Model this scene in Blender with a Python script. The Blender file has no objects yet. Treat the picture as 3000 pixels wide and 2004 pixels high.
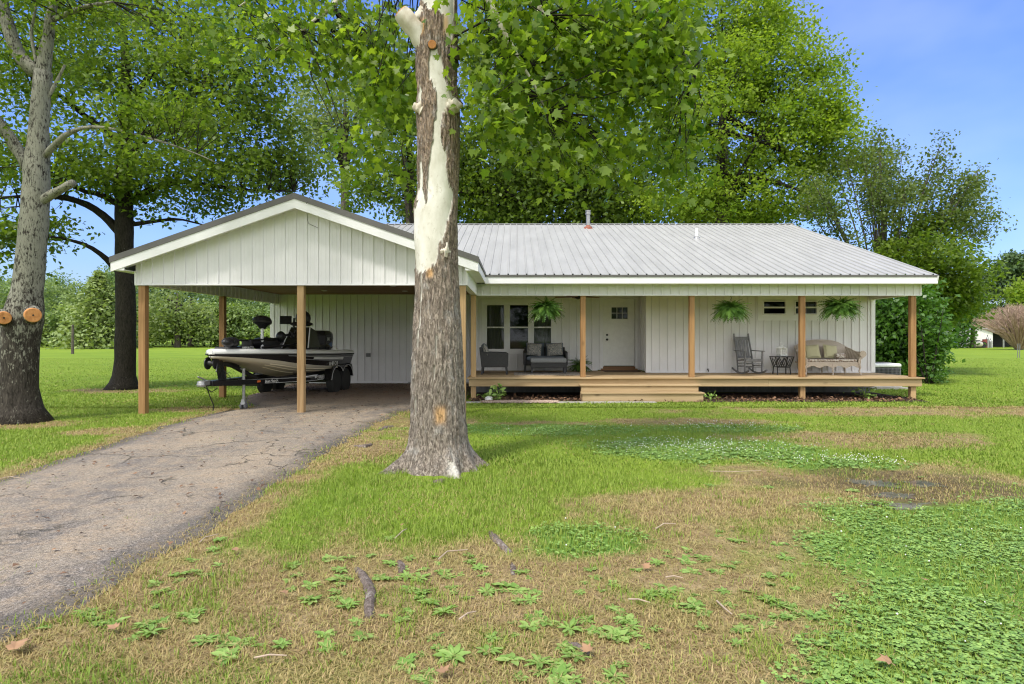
import bpy, math, random
import numpy as np
from mathutils import Vector, Matrix, Euler, noise as mnoise
R = math.radians
rng = np.random.default_rng(11); random.seed(11)
SC = bpy.context.scene
COL = SC.collection
F, CX, CY, HC = 1800., 1510., 987., 1.6
def at(px, py, Y):
    return ((px-CX)*Y/F, Y, HC+(CY-py)*Y/F)
# ------------------------------------------------------------------ noise
def _hash(ix, iy, s):
    h = (ix.astype(np.int64)*374761393 + iy.astype(np.int64)*668265263 + s*1442695041) & 0x7fffffff
    h = ((h ^ (h >> 13))*1274126177) & 0x7fffffff
    return ((h ^ (h >> 16)) & 0xffff)/65535.
def vn(x, y, s=0):
    x = np.asarray(x, float); y = np.asarray(y, float)
    ix = np.floor(x); iy = np.floor(y); fx = x-ix; fy = y-iy
    fx = fx*fx*(3-2*fx); fy = fy*fy*(3-2*fy)
    a = _hash(ix, iy, s); b = _hash(ix+1, iy, s); c = _hash(ix, iy+1, s); d = _hash(ix+1, iy+1, s)
    return (a*(1-fx)+b*fx)*(1-fy)+(c*(1-fx)+d*fx)*fy
def fbm(x, y, s=0, o=4):
    t = 0; a = .5; n = 0
    for i in range(o):
        t = t+a*vn(x*2**i, y*2**i, s+i*17); n += a; a *= .5
    return t/n
def smooth(a, b, x):
    t = np.clip((x-a)/(b-a), 0, 1); return t*t*(3-2*t)
# ------------------------------------------------------------------ materials
class NT:
    def __init__(s, name):
        s.m = bpy.data.materials.new(name); s.m.use_nodes = True
        s.t = s.m.node_tree; s.n = s.t.nodes; s.l = s.t.links
        s.b = s.n['Principled BSDF']; s.out = s.n['Material Output']
    def node(s, typ, **kw):
        nd = s.n.new(typ)
        for k, v in kw.items():
            if isinstance(k, str) and hasattr(nd, k): setattr(nd, k, v)
        return nd
    def link(s, a, b): s.l.new(a, b)
    def setin(s, nd, i, v):
        if hasattr(v, 'is_output'): s.l.new(v, nd.inputs[i])
        else: nd.inputs[i].default_value = v
    def coord(s, scale=(1, 1, 1), kind='Object'):
        tc = s.node('ShaderNodeTexCoord'); mp = s.node('ShaderNodeMapping')
        s.link(tc.outputs[kind], mp.inputs['Vector']); mp.inputs['Scale'].default_value = scale
        return mp.outputs[0]
    def noise(s, vec, scale, detail=5, rough=.55, dist=0, w=None):
        nd = s.node('ShaderNodeTexNoise')
        if w is not None:
            nd.noise_dimensions = '4D'; s.setin(nd, 'W', w)
        s.link(vec, nd.inputs['Vector']); nd.inputs['Scale'].default_value = scale
        nd.inputs['Detail'].default_value = detail; nd.inputs['Roughness'].default_value = rough
        nd.inputs['Distortion'].default_value = dist
        return nd.outputs[0]
    def voro(s, vec, scale, feature='F1', out=0):
        nd = s.node('ShaderNodeTexVoronoi'); nd.feature = feature
        s.link(vec, nd.inputs['Vector']); nd.inputs['Scale'].default_value = scale
        return nd.outputs[out]
    def attr(s, name, out='Fac'):
        nd = s.node('ShaderNodeAttribute'); nd.attribute_name = name; return nd.outputs[out]
    def ramp(s, f, stops):
        nd = s.node('ShaderNodeValToRGB'); e = nd.color_ramp.elements
        while len(e) < len(stops): e.new(.5)
        for el, (p, c) in zip(e, stops):
            el.position = p; el.color = (c, c, c, 1) if isinstance(c, (int, float)) else (*c, 1)
        s.link(f, nd.inputs[0]); return nd.outputs[0]
    def mix(s, f, a, b, mode='MIX'):
        nd = s.node('ShaderNodeMix'); nd.data_type = 'RGBA'; nd.blend_type = mode
        for i, v in ((0, f), (6, a), (7, b)):
            if hasattr(v, 'is_output'): s.l.new(v, nd.inputs[i])
            elif i == 0: nd.inputs[0].default_value = v
            else: nd.inputs[i].default_value = (*v, 1)
        return nd.outputs[2]
    def math(s, op, a, b=0.):
        nd = s.node('ShaderNodeMath'); nd.operation = op
        s.setin(nd, 0, a); s.setin(nd, 1, b); return nd.outputs[0]
    def sep(s, vec):
        nd = s.node('ShaderNodeSeparateXYZ'); s.link(vec, nd.inputs[0]); return nd.outputs
    def bump(s, h, strength=.4, dist=.01):
        nd = s.node('ShaderNodeBump'); s.link(h, nd.inputs['Height'])
        nd.inputs['Strength'].default_value = strength; nd.inputs['Distance'].default_value = dist
        s.link(nd.outputs[0], s.b.inputs['Normal'])
    def base(s, c, rough=.6, metal=0., spec=.5):
        s.setin(s.b, 'Base Color', c if hasattr(c, 'is_output') else (*c, 1))
        s.setin(s.b, 'Roughness', rough); s.b.inputs['Metallic'].default_value = metal
        s.b.inputs['Specular IOR Level'].default_value = spec
        return s.m
def sc3(c, k): return tuple(min(1, v*k) for v in c)
def simple(name, c, rough=.55, metal=0., var=.12, scale=6, bump=0., bscale=60, stretch=(1, 1, 1), c2=None, spec=.5):
    n = NT(name); v = n.coord(stretch)
    f = n.noise(v, scale, 6, .6)
    f = n.ramp(f, [(.3, 0.), (.7, 1.)])
    col = n.mix(f, sc3(c, 1-var), c2 or sc3(c, 1+var))
    n.base(col, rough, metal, spec)
    if bump: n.bump(n.noise(v, bscale, 4), bump, .01)
    return n.m
def wood(name, light, dark, axis, rough=.7, grey=None, gs=9, bscale=1.):
    n = NT(name); st = [1., 1., 1.]; st[axis] = .05
    v = n.coord(tuple(st)); r = n.attr('rnd'); w = n.math('MULTIPLY', r, 37.)
    g = n.noise(v, gs, 5, .6, 1.2, w); g2 = n.noise(v, gs*9, 3, .6, 0, w)
    col = n.mix(n.ramp(g, [(.36, 0.), (.62, 1.)]), dark, light)
    col = n.mix(n.math('MULTIPLY', g2, .45), col, sc3(dark, .55))
    st2 = [1., 1., 1.]; st2[axis] = .55
    kn = n.voro(n.coord(tuple(st2)), 2.6)
    kn = n.ramp(kn, [(.06, 1.), (.15, 0.)])
    col = n.mix(kn, col, sc3(dark, .35))
    col = n.mix(n.math('MULTIPLY', r, .35), col, grey or sc3(light, 1.15))
    n.base(col, rough, 0, .25); n.bump(g2, .25, .004*bscale); return n.m
def leafmat(name, c1, c2, trans=.45, tcol=1.7, rough=.45, spec=.3):
    n = NT(name); r = n.attr('rnd')
    col = n.mix(r, c1, c2)
    n.base(col, rough, 0, spec)
    tr = n.node('ShaderNodeBsdfTranslucent')
    tc = n.mix(1., col, (tcol, tcol*1.02, tcol*.45), 'MULTIPLY'); n.link(tc, tr.inputs[0])
    mx = n.node('ShaderNodeMixShader'); mx.inputs[0].default_value = trans
    n.link(n.b.outputs[0], mx.inputs[1]); n.link(tr.outputs[0], mx.inputs[2]); n.link(mx.outputs[0], n.out.inputs[0])
    return n.m
# ------------------------------------------------------------------ mesh builder
class MB:
    def __init__(s): s.v = []; s.f = []; s.r = []
    def add(s, vs, fs):
        o = len(s.v); rr = random.random()
        s.v += [tuple(p) for p in vs]; s.f += [tuple(i+o for i in f) for f in fs]; s.r += [rr]*len(vs)
        return s
    def box(s, x0, x1, y0, y1, z0, z1):
        return s.add([(x, y, z) for x in (x0, x1) for y in (y0, y1) for z in (z0, z1)],
                     [(0, 1, 3, 2), (4, 6, 7, 5), (0, 4, 5, 1), (2, 3, 7, 6), (0, 2, 6, 4), (1, 5, 7, 3)])
    def obox(s, c, sz, rot=(0, 0, 0)):
        m = Euler(rot).to_matrix(); c = Vector(c); h = [k/2 for k in sz]
        vs = [c+m @ Vector((x*h[0], y*h[1], z*h[2])) for x in (-1, 1) for y in (-1, 1) for z in (-1, 1)]
        return s.add(vs, [(0, 1, 3, 2), (4, 6, 7, 5), (0, 4, 5, 1), (2, 3, 7, 6), (0, 2, 6, 4), (1, 5, 7, 3)])
    def bar(s, p, q, w, h, up=(0, 0, 1)):
        p = Vector(p); q = Vector(q); d = (q-p).normalized(); u = Vector(up)
        a = d.cross(u)
        if a.length < 1e-4: a = d.cross(Vector((0, 1, 0)))
        a.normalize(); b = a.cross(d)
        vs = [e+a*(x*w/2)+b*(z*h/2) for e in (p, q) for x in (-1, 1) for z in (-1, 1)]
        return s.add(vs, [(0, 1, 3, 2), (4, 6, 7, 5), (0, 4, 5, 1), (2, 3, 7, 6), (0, 2, 6, 4), (1, 5, 7, 3)])
    def tube(s, pts, rad, seg=8, cap=True, wob=0.):
        pts = [Vector(p) for p in pts]; n = len(pts)
        rs = rad if hasattr(rad, '__len__') else [rad]*n
        vs = []; a = None
        for i, p in enumerate(pts):
            d = (pts[min(i+1, n-1)]-pts[max(i-1, 0)])
            d = d.normalized() if d.length > 1e-9 else Vector((0, 0, 1))
            if a is None: a = d.orthogonal()
            a = (a-d*a.dot(d)); a = a.normalized() if a.length > 1e-6 else d.orthogonal().normalized()
            b = d.cross(a)
            for k in range(seg):
                t = 2*math.pi*k/seg; q = a*math.cos(t)+b*math.sin(t); rr = rs[i]
                if wob: rr *= 1+wob*mnoise.noise((p+q*rs[i])*2.2/max(rs[i], .05)*.35+Vector((3, 1, 7)))
                vs.append(p+q*rr)
        fs = [(i*seg+k, i*seg+(k+1) % seg, (i+1)*seg+(k+1) % seg, (i+1)*seg+k) for i in range(n-1) for k in range(seg)]
        if cap: fs += [tuple(range(seg))[::-1], tuple((n-1)*seg+k for k in range(seg))]
        return s.add(vs, fs)
    def lathe(s, prof, c=(0, 0, 0), seg=20, axis='z'):
        vs = []
        for r, z in prof:
            for k in range(seg):
                t = 2*math.pi*k/seg; x, y = r*math.cos(t), r*math.sin(t)
                p = (x, y, z) if axis == 'z' else ((z, x, y) if axis == 'x' else (y, z, x))
                vs.append((c[0]+p[0], c[1]+p[1], c[2]+p[2]))
        n = len(prof)
        fs = [(i*seg+k, i*seg+(k+1) % seg, (i+1)*seg+(k+1) % seg, (i+1)*seg+k) for i in range(n-1) for k in range(seg)]
        fs += [tuple(range(seg))[::-1], tuple((n-1)*seg+k for k in range(seg))]
        return s.add(vs, fs)
    def ell(s, c, r, seg=14, rings=9, jit=0.):
        pr = []
        vs = []
        for i in range(rings+1):
            ph = math.pi*i/rings
            for k in range(seg):
                t = 2*math.pi*k/seg; d = Vector((math.sin(ph)*math.cos(t), math.sin(ph)*math.sin(t), math.cos(ph)))
                q = 1+(jit*mnoise.noise(d*2+Vector(c)) if jit else 0)
                vs.append((c[0]+d.x*r[0]*q, c[1]+d.y*r[1]*q, c[2]+d.z*r[2]*q))
        fs = [(i*seg+k, (i+1)*seg+k, (i+1)*seg+(k+1) % seg, i*seg+(k+1) % seg) for i in range(rings) for k in range(seg)]
        return s.add(vs, fs)
    def pillow(s, c, w, h, t, rot=(0, 0, 0), n=10):
        m = Euler(rot).to_matrix(); vs = []; c = Vector(c)
        for sd in (-1, 1):
            for i in range(n+1):
                for j in range(n+1):
                    u = i/n*2-1; v = j/n*2-1
                    th = t/2*((1-u**4)*(1-v**4))**.55
                    k = 1-.06*(u*u)*(v*v == v*v)*(1-abs(v))-.0
                    vs.append(c+m @ Vector((u*w/2*(1-.05*(1-v*v)), sd*th, v*h/2*(1-.05*(1-u*u)))))
        q = n+1; fs = []
        for sd in (0, 1):
            o = sd*q*q
            for i in range(n):
                for j in range(n):
                    f = (o+i*q+j, o+i*q+j+1, o+(i+1)*q+j+1, o+(i+1)*q+j)
                    fs.append(f if sd else f[::-1])
        return s.add(vs, fs)
    def prism(s, poly, y0, y1, plane='xz'):
        n = len(poly)
        def P(a, b, c): return (a, c, b) if plane == 'xz' else ((a, b, c) if plane == 'xy' else (c, a, b))
        vs = [P(a, b, y0) for a, b in poly]+[P(a, b, y1) for a, b in poly]
        return s.add(vs, [tuple(range(n)), tuple(range(n, 2*n))[::-1]]+[(i, (i+1) % n, n+(i+1) % n, n+i) for i in range(n)])
    def build(s, name, mat, parent=None, smooth=False, bevel=0., off=False, ang=35):
        me = bpy.data.meshes.new(name); me.from_pydata(s.v, [], s.f)
        a = me.attributes.new('rnd', 'FLOAT', 'POINT'); a.data.foreach_set('value', np.array(s.r, np.float32))
        me.materials.append(mat)
        import bmesh
        bm = bmesh.new(); bm.from_mesh(me); bmesh.ops.recalc_face_normals(bm, faces=bm.faces); bm.to_mesh(me); bm.free()
        o = bpy.data.objects.new(name, me); COL.objects.link(o)
        if smooth:
            me.polygons.foreach_set('use_smooth', [True]*len(me.polygons)); me.set_sharp_from_angle(angle=R(ang))
        if bevel:
            md = o.modifiers.new('bevel', 'BEVEL'); md.width = bevel; md.segments = 2; md.limit_method = 'ANGLE'; md.angle_limit = R(40)
        if parent is not None:
            o.parent = parent
            if off:
                p = parent; loc = Vector((0, 0, 0))
                while p is not None: loc += p.location; p = p.parent
                o.location = -loc
        return o
def np_obj(name, V, Fc, mat, parent=None, attrs=None, smooth=False):
    me = bpy.data.meshes.new(name); V = np.ascontiguousarray(V, np.float32); Fc = np.ascontiguousarray(Fc, np.int32)
    me.vertices.add(len(V)); me.vertices.foreach_set('co', V.ravel())
    m, k = Fc.shape
    me.loops.add(m*k); me.loops.foreach_set('vertex_index', Fc.ravel())
    me.polygons.add(m); me.polygons.foreach_set('loop_start', np.arange(0, m*k, k, dtype=np.int32))
    if smooth: me.polygons.foreach_set('use_smooth', np.ones(m, bool))
    for nm, a in (attrs or {}).items():
        at_ = me.attributes.new(nm, 'FLOAT', 'POINT'); at_.data.foreach_set('value', np.ascontiguousarray(a, np.float32))
    me.update(calc_edges=True); me.validate()
    me.materials.append(mat)
    o = bpy.data.objects.new(name, me); COL.objects.link(o)
    if parent is not None: o.parent = parent
    return o
def tag(o, label=None, cat=None, group=None, kind=None):
    for k, v in (('label', label), ('category', cat), ('group', group), ('kind', kind)):
        if v: o[k] = v
    return o
def empty(name, loc, rz=0, label=None, cat=None, group=None):
    o = bpy.data.objects.new(name, None); COL.objects.link(o); o.location = loc; o.rotation_euler = (0, 0, rz)
    o.empty_display_size = .2
    return tag(o, label, cat, group)
def copy_tree(o, parent=None):
    c = o.copy(); COL.objects.link(c)
    if parent is not None: c.parent = parent
    for ch in [q for q in list(COL.objects) if q.parent == o]: copy_tree(ch, c)
    return c
def text(name, s, size, mat, parent, loc, rot, ext=.002, shear=0., sx=1.):
    cu = bpy.data.curves.new(name, 'FONT'); cu.body = s; cu.size = size; cu.extrude = ext; cu.shear = shear
    cu.align_x = 'CENTER'; cu.align_y = 'CENTER'; cu.materials.append(mat)
    q = bpy.data.objects.new('text_source', cu); me = bpy.data.meshes.new_from_object(q); bpy.data.objects.remove(q); bpy.data.curves.remove(cu)
    o = bpy.data.objects.new(name, me); COL.objects.link(o); o.parent = parent; o.location = loc; o.rotation_euler = rot; o.scale = (sx, 1, 1)
    return o
# leaves
RH = (np.array([[0, 0, 0], [.32, .42, .1], [0, 1, -.06], [-.32, .42, .1]]), np.array([[0, 1, 2, 3]]))
_h = [(0, 0), (.22, -.06), (.5, .12), (.33, .27), (.55, .55), (.25, .53)]
_sy = _h+[(0, 1.)]+[(-x, y) for x, y in _h[:0:-1]]
SY = (np.array([[x, y, -.28*((y-.3)**2+x*x)+.12*abs(x)] for x, y in _sy]), np.array([list(range(12))]))
OV = (np.array([[0, 0, 0], [.2, .25, .05], [.24, .55, .03], [0, 1, -.1], [-.24, .55, .03], [-.2, .25, .05]]), np.array([[0, 1, 2, 3, 4, 5]]))
def frames(n, up=.4, g=rng, droop=0.):
    nn = g.normal(size=(n, 3)); nn[:, 2] += up*2; nn /= np.linalg.norm(nn, axis=1)[:, None]
    t = g.normal(size=(n, 3)); t[:, 2] -= droop; t -= nn*(t*nn).sum(1)[:, None]; t /= np.linalg.norm(t, axis=1)[:, None]+1e-9
    return np.stack([np.cross(t, nn), t, nn], 2)
def scatter(tm, C, Fr, S):
    T, Fc = tm; n = len(C); k = len(T)
    V = np.einsum('nij,kj->nki', Fr, T)*np.asarray(S).reshape(-1, 1, 1)+C[:, None, :]
    Fo = (Fc[None]+(np.arange(n)*k)[:, None, None]).reshape(-1, Fc.shape[1])
    return V.reshape(-1, 3), Fo
# ------------------------------------------------------------------ camera, sky, sun
cam = bpy.data.cameras.new('camera'); co = bpy.data.objects.new('camera', cam); COL.objects.link(co)
co.location = (0, 0, HC); co.rotation_euler = (R(90), 0, 0)
cam.sensor_width = 36; cam.lens = 36*F/3000.; cam.shift_x = -10/3000.; cam.shift_y = -15/3000.
cam.clip_end = 3000; cam.clip_start = .05; SC.camera = co
SUN_EL, SUN_AZ = 58., 215.        # azimuth clockwise from +Y: behind the camera, to its left
W = bpy.data.worlds.new('World'); SC.world = W; W.use_nodes = True
wn = W.node_tree.nodes; wl = W.node_tree.links
sky = wn.new('ShaderNodeTexSky'); sky.sky_type = 'NISHITA'; sky.sun_disc = False
sky.sun_elevation = R(SUN_EL); sky.sun_rotation = R(SUN_AZ); sky.air_density = 1.1; sky.dust_density = 1.2; sky.ozone_density = 1.6
tint = wn.new('ShaderNodeMix'); tint.data_type = 'RGBA'; tint.blend_type = 'MULTIPLY'; tint.inputs[0].default_value = 1
wl.new(sky.outputs[0], tint.inputs[6])
tcw = wn.new('ShaderNodeTexCoord'); mpw = wn.new('ShaderNodeMapping'); mpw.inputs['Scale'].default_value = (1, 1, 2.2)
nzw = wn.new('ShaderNodeTexNoise'); nzw.inputs['Scale'].default_value = 1.6; nzw.inputs['Detail'].default_value = 5; nzw.inputs['Roughness'].default_value = .5
wl.new(tcw.outputs['Generated'], mpw.inputs[0]); wl.new(mpw.outputs[0], nzw.inputs[0])
def wmath(op, a, b):
    q = wn.new('ShaderNodeMath'); q.operation = op
    for k, v in ((0, a), (1, b)):
        if hasattr(v, 'is_output'): wl.new(v, q.inputs[k])
        else: q.inputs[k].default_value = v
    return q.outputs[0]
# bright cloud added behind the camera to light the porch walls; the half in front is blue with faint wisps
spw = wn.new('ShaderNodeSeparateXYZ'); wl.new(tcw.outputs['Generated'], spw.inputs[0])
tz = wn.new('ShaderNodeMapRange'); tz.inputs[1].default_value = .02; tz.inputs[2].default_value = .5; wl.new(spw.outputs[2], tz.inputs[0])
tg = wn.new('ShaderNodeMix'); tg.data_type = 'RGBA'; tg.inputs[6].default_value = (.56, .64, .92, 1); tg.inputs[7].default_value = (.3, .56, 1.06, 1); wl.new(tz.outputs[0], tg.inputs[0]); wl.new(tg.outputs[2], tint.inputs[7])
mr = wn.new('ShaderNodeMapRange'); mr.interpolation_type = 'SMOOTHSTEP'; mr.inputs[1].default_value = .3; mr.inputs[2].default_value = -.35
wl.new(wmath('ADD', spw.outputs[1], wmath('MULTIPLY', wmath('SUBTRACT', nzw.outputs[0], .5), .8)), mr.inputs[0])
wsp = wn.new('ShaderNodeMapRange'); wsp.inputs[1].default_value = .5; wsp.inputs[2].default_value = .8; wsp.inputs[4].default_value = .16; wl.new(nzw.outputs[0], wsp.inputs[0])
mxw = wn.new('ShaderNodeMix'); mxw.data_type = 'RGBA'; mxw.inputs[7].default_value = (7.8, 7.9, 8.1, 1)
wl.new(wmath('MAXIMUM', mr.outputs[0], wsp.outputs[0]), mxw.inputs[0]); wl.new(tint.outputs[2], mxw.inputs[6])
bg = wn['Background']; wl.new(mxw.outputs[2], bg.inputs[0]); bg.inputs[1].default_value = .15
sl = bpy.data.lights.new('sun', 'SUN'); sl.energy = 2.3; sl.angle = R(7); sl.color = (1, .95, .86)
so = bpy.data.objects.new('sun', sl); COL.objects.link(so)
so.rotation_euler = (R(90-SUN_EL), 0, R(180-SUN_AZ)); so.location = (-10, -20, 40)
vs_ = SC.view_settings; vs_.view_transform = 'Standard'; vs_.look = 'None'; vs_.gamma = 1; vs_.exposure = .72
SC.render.engine = 'CYCLES'; cy = SC.cycles
cy.max_bounces = 6; cy.diffuse_bounces = 4; cy.glossy_bounces = 2; cy.transmission_bounces = 4; cy.transparent_max_bounces = 8
cy.caustics_reflective = False; cy.caustics_refractive = False; cy.use_denoising = True; cy.filter_width = 1.15; cy.sample_clamp_indirect = 6
# ------------------------------------------------------------------ materials
M = {}
M['siding'] = simple('siding_white', (.73, .72, .74), .42, 0, .07, 1.1)
M['trim'] = simple('trim_white', (.78, .775, .79), .45, 0, .05, 2)
M['roof'] = simple('roof_metal', (.385, .38, .36), .45, 0., .1, 1.5, stretch=(2, .25, 1))
M['darktrim'] = simple('roof_trim_grey', (.12, .115, .11), .5, .2, .08, 3)
M['post'] = wood('post_wood', (.42, .245, .11), (.2, .095, .038), 2)
M['postpale'] = wood('post_wood_pale', (.5, .345, .18), (.3, .17, .075), 2)
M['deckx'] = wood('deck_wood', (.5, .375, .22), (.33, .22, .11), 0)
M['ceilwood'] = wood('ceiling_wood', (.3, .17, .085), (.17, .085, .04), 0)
M['glassd'] = None
n = NT('window_glass'); fr = n.node('ShaderNodeLayerWeight'); fr.inputs[0].default_value = .35
tr = n.node('ShaderNodeBsdfTransparent'); tr.inputs[0].default_value = (.55, .58, .55, 1)
gl = n.node('ShaderNodeBsdfGlossy'); gl.inputs['Roughness'].default_value = .03; gl.inputs[0].default_value = (.75, .78, .8, 1)
mx = n.node('ShaderNodeMixShader'); fr = n.node('ShaderNodeFresnel'); fr.inputs[0].default_value = 1.5; n.link(n.math('MULTIPLY', fr.outputs[0], .8), mx.inputs[0]); n.link(tr.outputs[0], mx.inputs[1]); n.link(gl.outputs[0], mx.inputs[2]); n.link(mx.outputs[0], n.out.inputs[0])
M['glass'] = n.m
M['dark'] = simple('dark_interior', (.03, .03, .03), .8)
M['curtain'] = simple('curtain_cloth', (.3, .3, .27), .9, 0, .2, 8, stretch=(6, 6, .2))
M['black'] = simple('black_plastic', (.018, .018, .02), .4, 0, .2, 20)
M['blackmetal'] = simple('black_paint', (.012, .012, .014), .25, 0, .2, 10)
M['rubber'] = simple('rubber', (.022, .022, .022), .8, 0, .2, 30)
M['chrome'] = simple('bright_metal', (.62, .62, .62), .35, .35, .08, 20)
M['galv'] = simple('galvanised', (.33, .33, .33), .45, .7, .15, 14)
M['white'] = simple('white_paint', (.78, .78, .76), .45, 0, .05, 8)
M['cream'] = simple('gelcoat_cream', (.68, .63, .52), .22, 0, .05, 2)
M['gelwhite'] = simple('gelcoat_white', (.75, .75, .73), .2, 0, .04, 3)
M['strake'] = simple('strake_cream', (.85, .78, .6), .3, 0, .03, 3)
M['stripe'] = simple('stripe_grey', (.34, .34, .35), .3, .3, .05, 3)
M['tint'] = simple('tinted_screen', (.02, .022, .016), .08, 0, .1, 3)
M['blue'] = simple('blue_decal', (.02, .12, .3), .3, 0, .2, 10)
M['orange'] = simple('amber_plastic', (.7, .16, .03), .35)
M['concrete'] = simple('concrete', (.36, .34, .31), .85, 0, .2, 5, .3)
M['grey'] = simple('grey_paint', (.17, .17, .18), .5, 0, .25, 12, stretch=(1, 1, .3))
M['knob'] = simple('knob_black', (.015, .014, .012), .35)
n = NT('wicker_dark'); v = n.coord((1, 1, 1)); ck = n.node('ShaderNodeTexChecker'); ck.inputs['Scale'].default_value = 62; n.link(v, ck.inputs[0])
n.base(n.mix(ck.outputs['Fac'], (.012, .012, .014), (.06, .06, .065)), .5); n.bump(ck.outputs['Fac'], .6, .006); M['wicker'] = n.m
n = NT('wicker_pale'); v = n.coord((1, 1, 1)); wv = n.node('ShaderNodeTexWave'); wv.inputs['Scale'].default_value = 14; wv.inputs['Distortion'].default_value = .6; n.link(v, wv.inputs[0])
ck = n.node('ShaderNodeTexChecker'); ck.inputs['Scale'].default_value = 50; n.link(v, ck.inputs[0])
n.base(n.mix(n.math('MULTIPLY', n.math('ADD', wv.outputs['Fac'], ck.outputs['Fac']), .5), (.32, .25, .19), (.66, .58, .5)), .6); n.bump(wv.outputs['Fac'], .5, .006); M['wickerp'] = n.m
M['cushion'] = simple('cushion_slate', (.13, .16, .19), .9, 0, .1, 30, .2, 200)
M['cushgrey'] = simple('cushion_grey', (.24, .25, .27), .9, 0, .1, 30, .2, 200)
n = NT('pillow_pattern'); v = n.coord((1, 1, 1)); vo = n.noise(v, 17, 1.5, .4, 2.2)
n.base(n.mix(n.ramp(vo, [(.4, 0.), (.46, 1.), (.5, 1.), (.54, .1), (.6, 0.), (.66, 1.)]), (.42, .39, .34), (.07, .09, .12)), .9); M['paisley'] = n.m
M['linen'] = simple('linen_pillow', (.5, .47, .3), .9, 0, .1, 40, .2, 200)
n = NT('floral_cushion'); v = n.coord((1, 1, 1)); vo = n.noise(v, 25, 2); n.base(n.mix(n.ramp(vo, [(.42, 0.), (.58, 1.)]), (.62, .58, .52), (.25, .17, .13)), .9); M['floral'] = n.m
n = NT('rug_weave'); v = n.coord((1, 1, 1)); vo = n.noise(v, 9, 3, .5, 1.5); n.base(n.mix(n.ramp(vo, [(.42, 0.), (.55, 1.)]), (.16, .13, .11), (.5, .45, .38)), .95); M['rug'] = n.m
M['fern'] = leafmat('fern_frond', (.05, .12, .022), (.13, .24, .04), .3, 1.4)
M['brownblade'] = simple('fan_blade_wood', (.16, .08, .035), .5, 0, .3, 8, stretch=(.3, 3, 3))
M['mulch'] = simple('mulch', (.05, .028, .018), .95, 0, .5, 40, .8, 60)
M['leaf_syc'] = leafmat('leaf_sycamore', (.055, .125, .013), (.25, .34, .033), .5, 1.75, .38, .45)
M['leaf_map'] = leafmat('leaf_maple', (.065, .125, .016), (.19, .26, .035), .5, 1.7)
M['leaf_oak'] = leafmat('leaf_dark', (.045, .09, .013), (.16, .225, .03), .5, 1.75)
M['leaf_yel'] = leafmat('leaf_yellowgreen', (.11, .2, .018), (.3, .39, .045), .48, 1.6)
M['leaf_pal'] = leafmat('leaf_pale', (.14, .2, .06), (.27, .33, .13), .42, 1.4)
M['leaf_myr'] = leafmat('leaf_myrtle', (.075, .125, .03), (.18, .23, .06), .4, 1.4)
M['leaf_bush'] = leafmat('leaf_bush', (.04, .11, .016), (.12, .24, .04), .4, 1.5, .35, .5)
M['leaf_far_hazed'] = leafmat('leaf_far_hazed', (.13, .21, .085), (.33, .42, .15), .35, 1.4)  # paler, bluer leaves: distance haze mixed into the colour
M['leaf_pine'] = leafmat('leaf_pine', (.06, .11, .045), (.12, .18, .065), .25, 1.3)
M['leaf_con'] = leafmat('leaf_conifer', (.19, .26, .09), (.34, .41, .16), .3, 1.3)
M['twig'] = simple('twig_pink', (.36, .25, .19), .9, 0, .25, 4)
def bark(name, dark, mid, pale, scale=10, lich=.5, zfade=None, bumpd=.03):
    n = NT(name); v = n.coord((1, 1, .25))
    nz = n.noise(v, scale*1.3, 7, .7, 1.1); n2 = n.noise(v, scale*3.2, 4, .65, .4)
    h = n.math('ADD', n.math('MULTIPLY', nz, .65), n.math('MULTIPLY', n2, .35))
    col = n.mix(n.ramp(h, [(.4, 0.), (.6, 1.)]), dark, mid)
    l = n.noise(n.coord((1, 1, .8)), 7, 7, .75)
    lm = n.ramp(l, [(lich, 0.), (lich+.06, 1.)])
    if zfade:
        z = n.sep(n.coord())[2]; zz = n.node('ShaderNodeMapRange'); n.link(z, zz.inputs[0]); zz.inputs[1].default_value = zfade[0]; zz.inputs[2].default_value = zfade[1]
        l2 = n.math('ADD', n.math('ADD', n.math('MULTIPLY', l, .55), n.math('MULTIPLY', n2, .45)), n.math('MULTIPLY', n.math('SUBTRACT', zz.outputs[0], .5), zfade[2])); lm = n.ramp(l2, [(lich, 0.), (lich+.07, 1.)])
    col = n.mix(n.math('MULTIPLY', lm, n.ramp(n2, [(.3, .55), (.55, 1.)])), col, pale)
    n.base(col, .9, 0, .2); n.bump(h, 1., bumpd); return n.m
M['bark_left'] = bark('bark_lichen', (.018, .015, .012), (.07, .06, .05), (.25, .245, .2), 14, .5, (.6, 2.8, .16))
M['bark_dark'] = bark('bark_dark', (.012, .011, .009), (.045, .038, .03), (.13, .13, .11), 16, .62)
M['bark_grey'] = bark('bark_grey', (.05, .042, .035), (.14, .12, .1), (.25, .24, .2), 8, .6)
M['cutwood'] = simple('cut_wood', (.5, .19, .05), .8, 0, .3, 12, c2=(.66, .31, .11))
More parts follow.
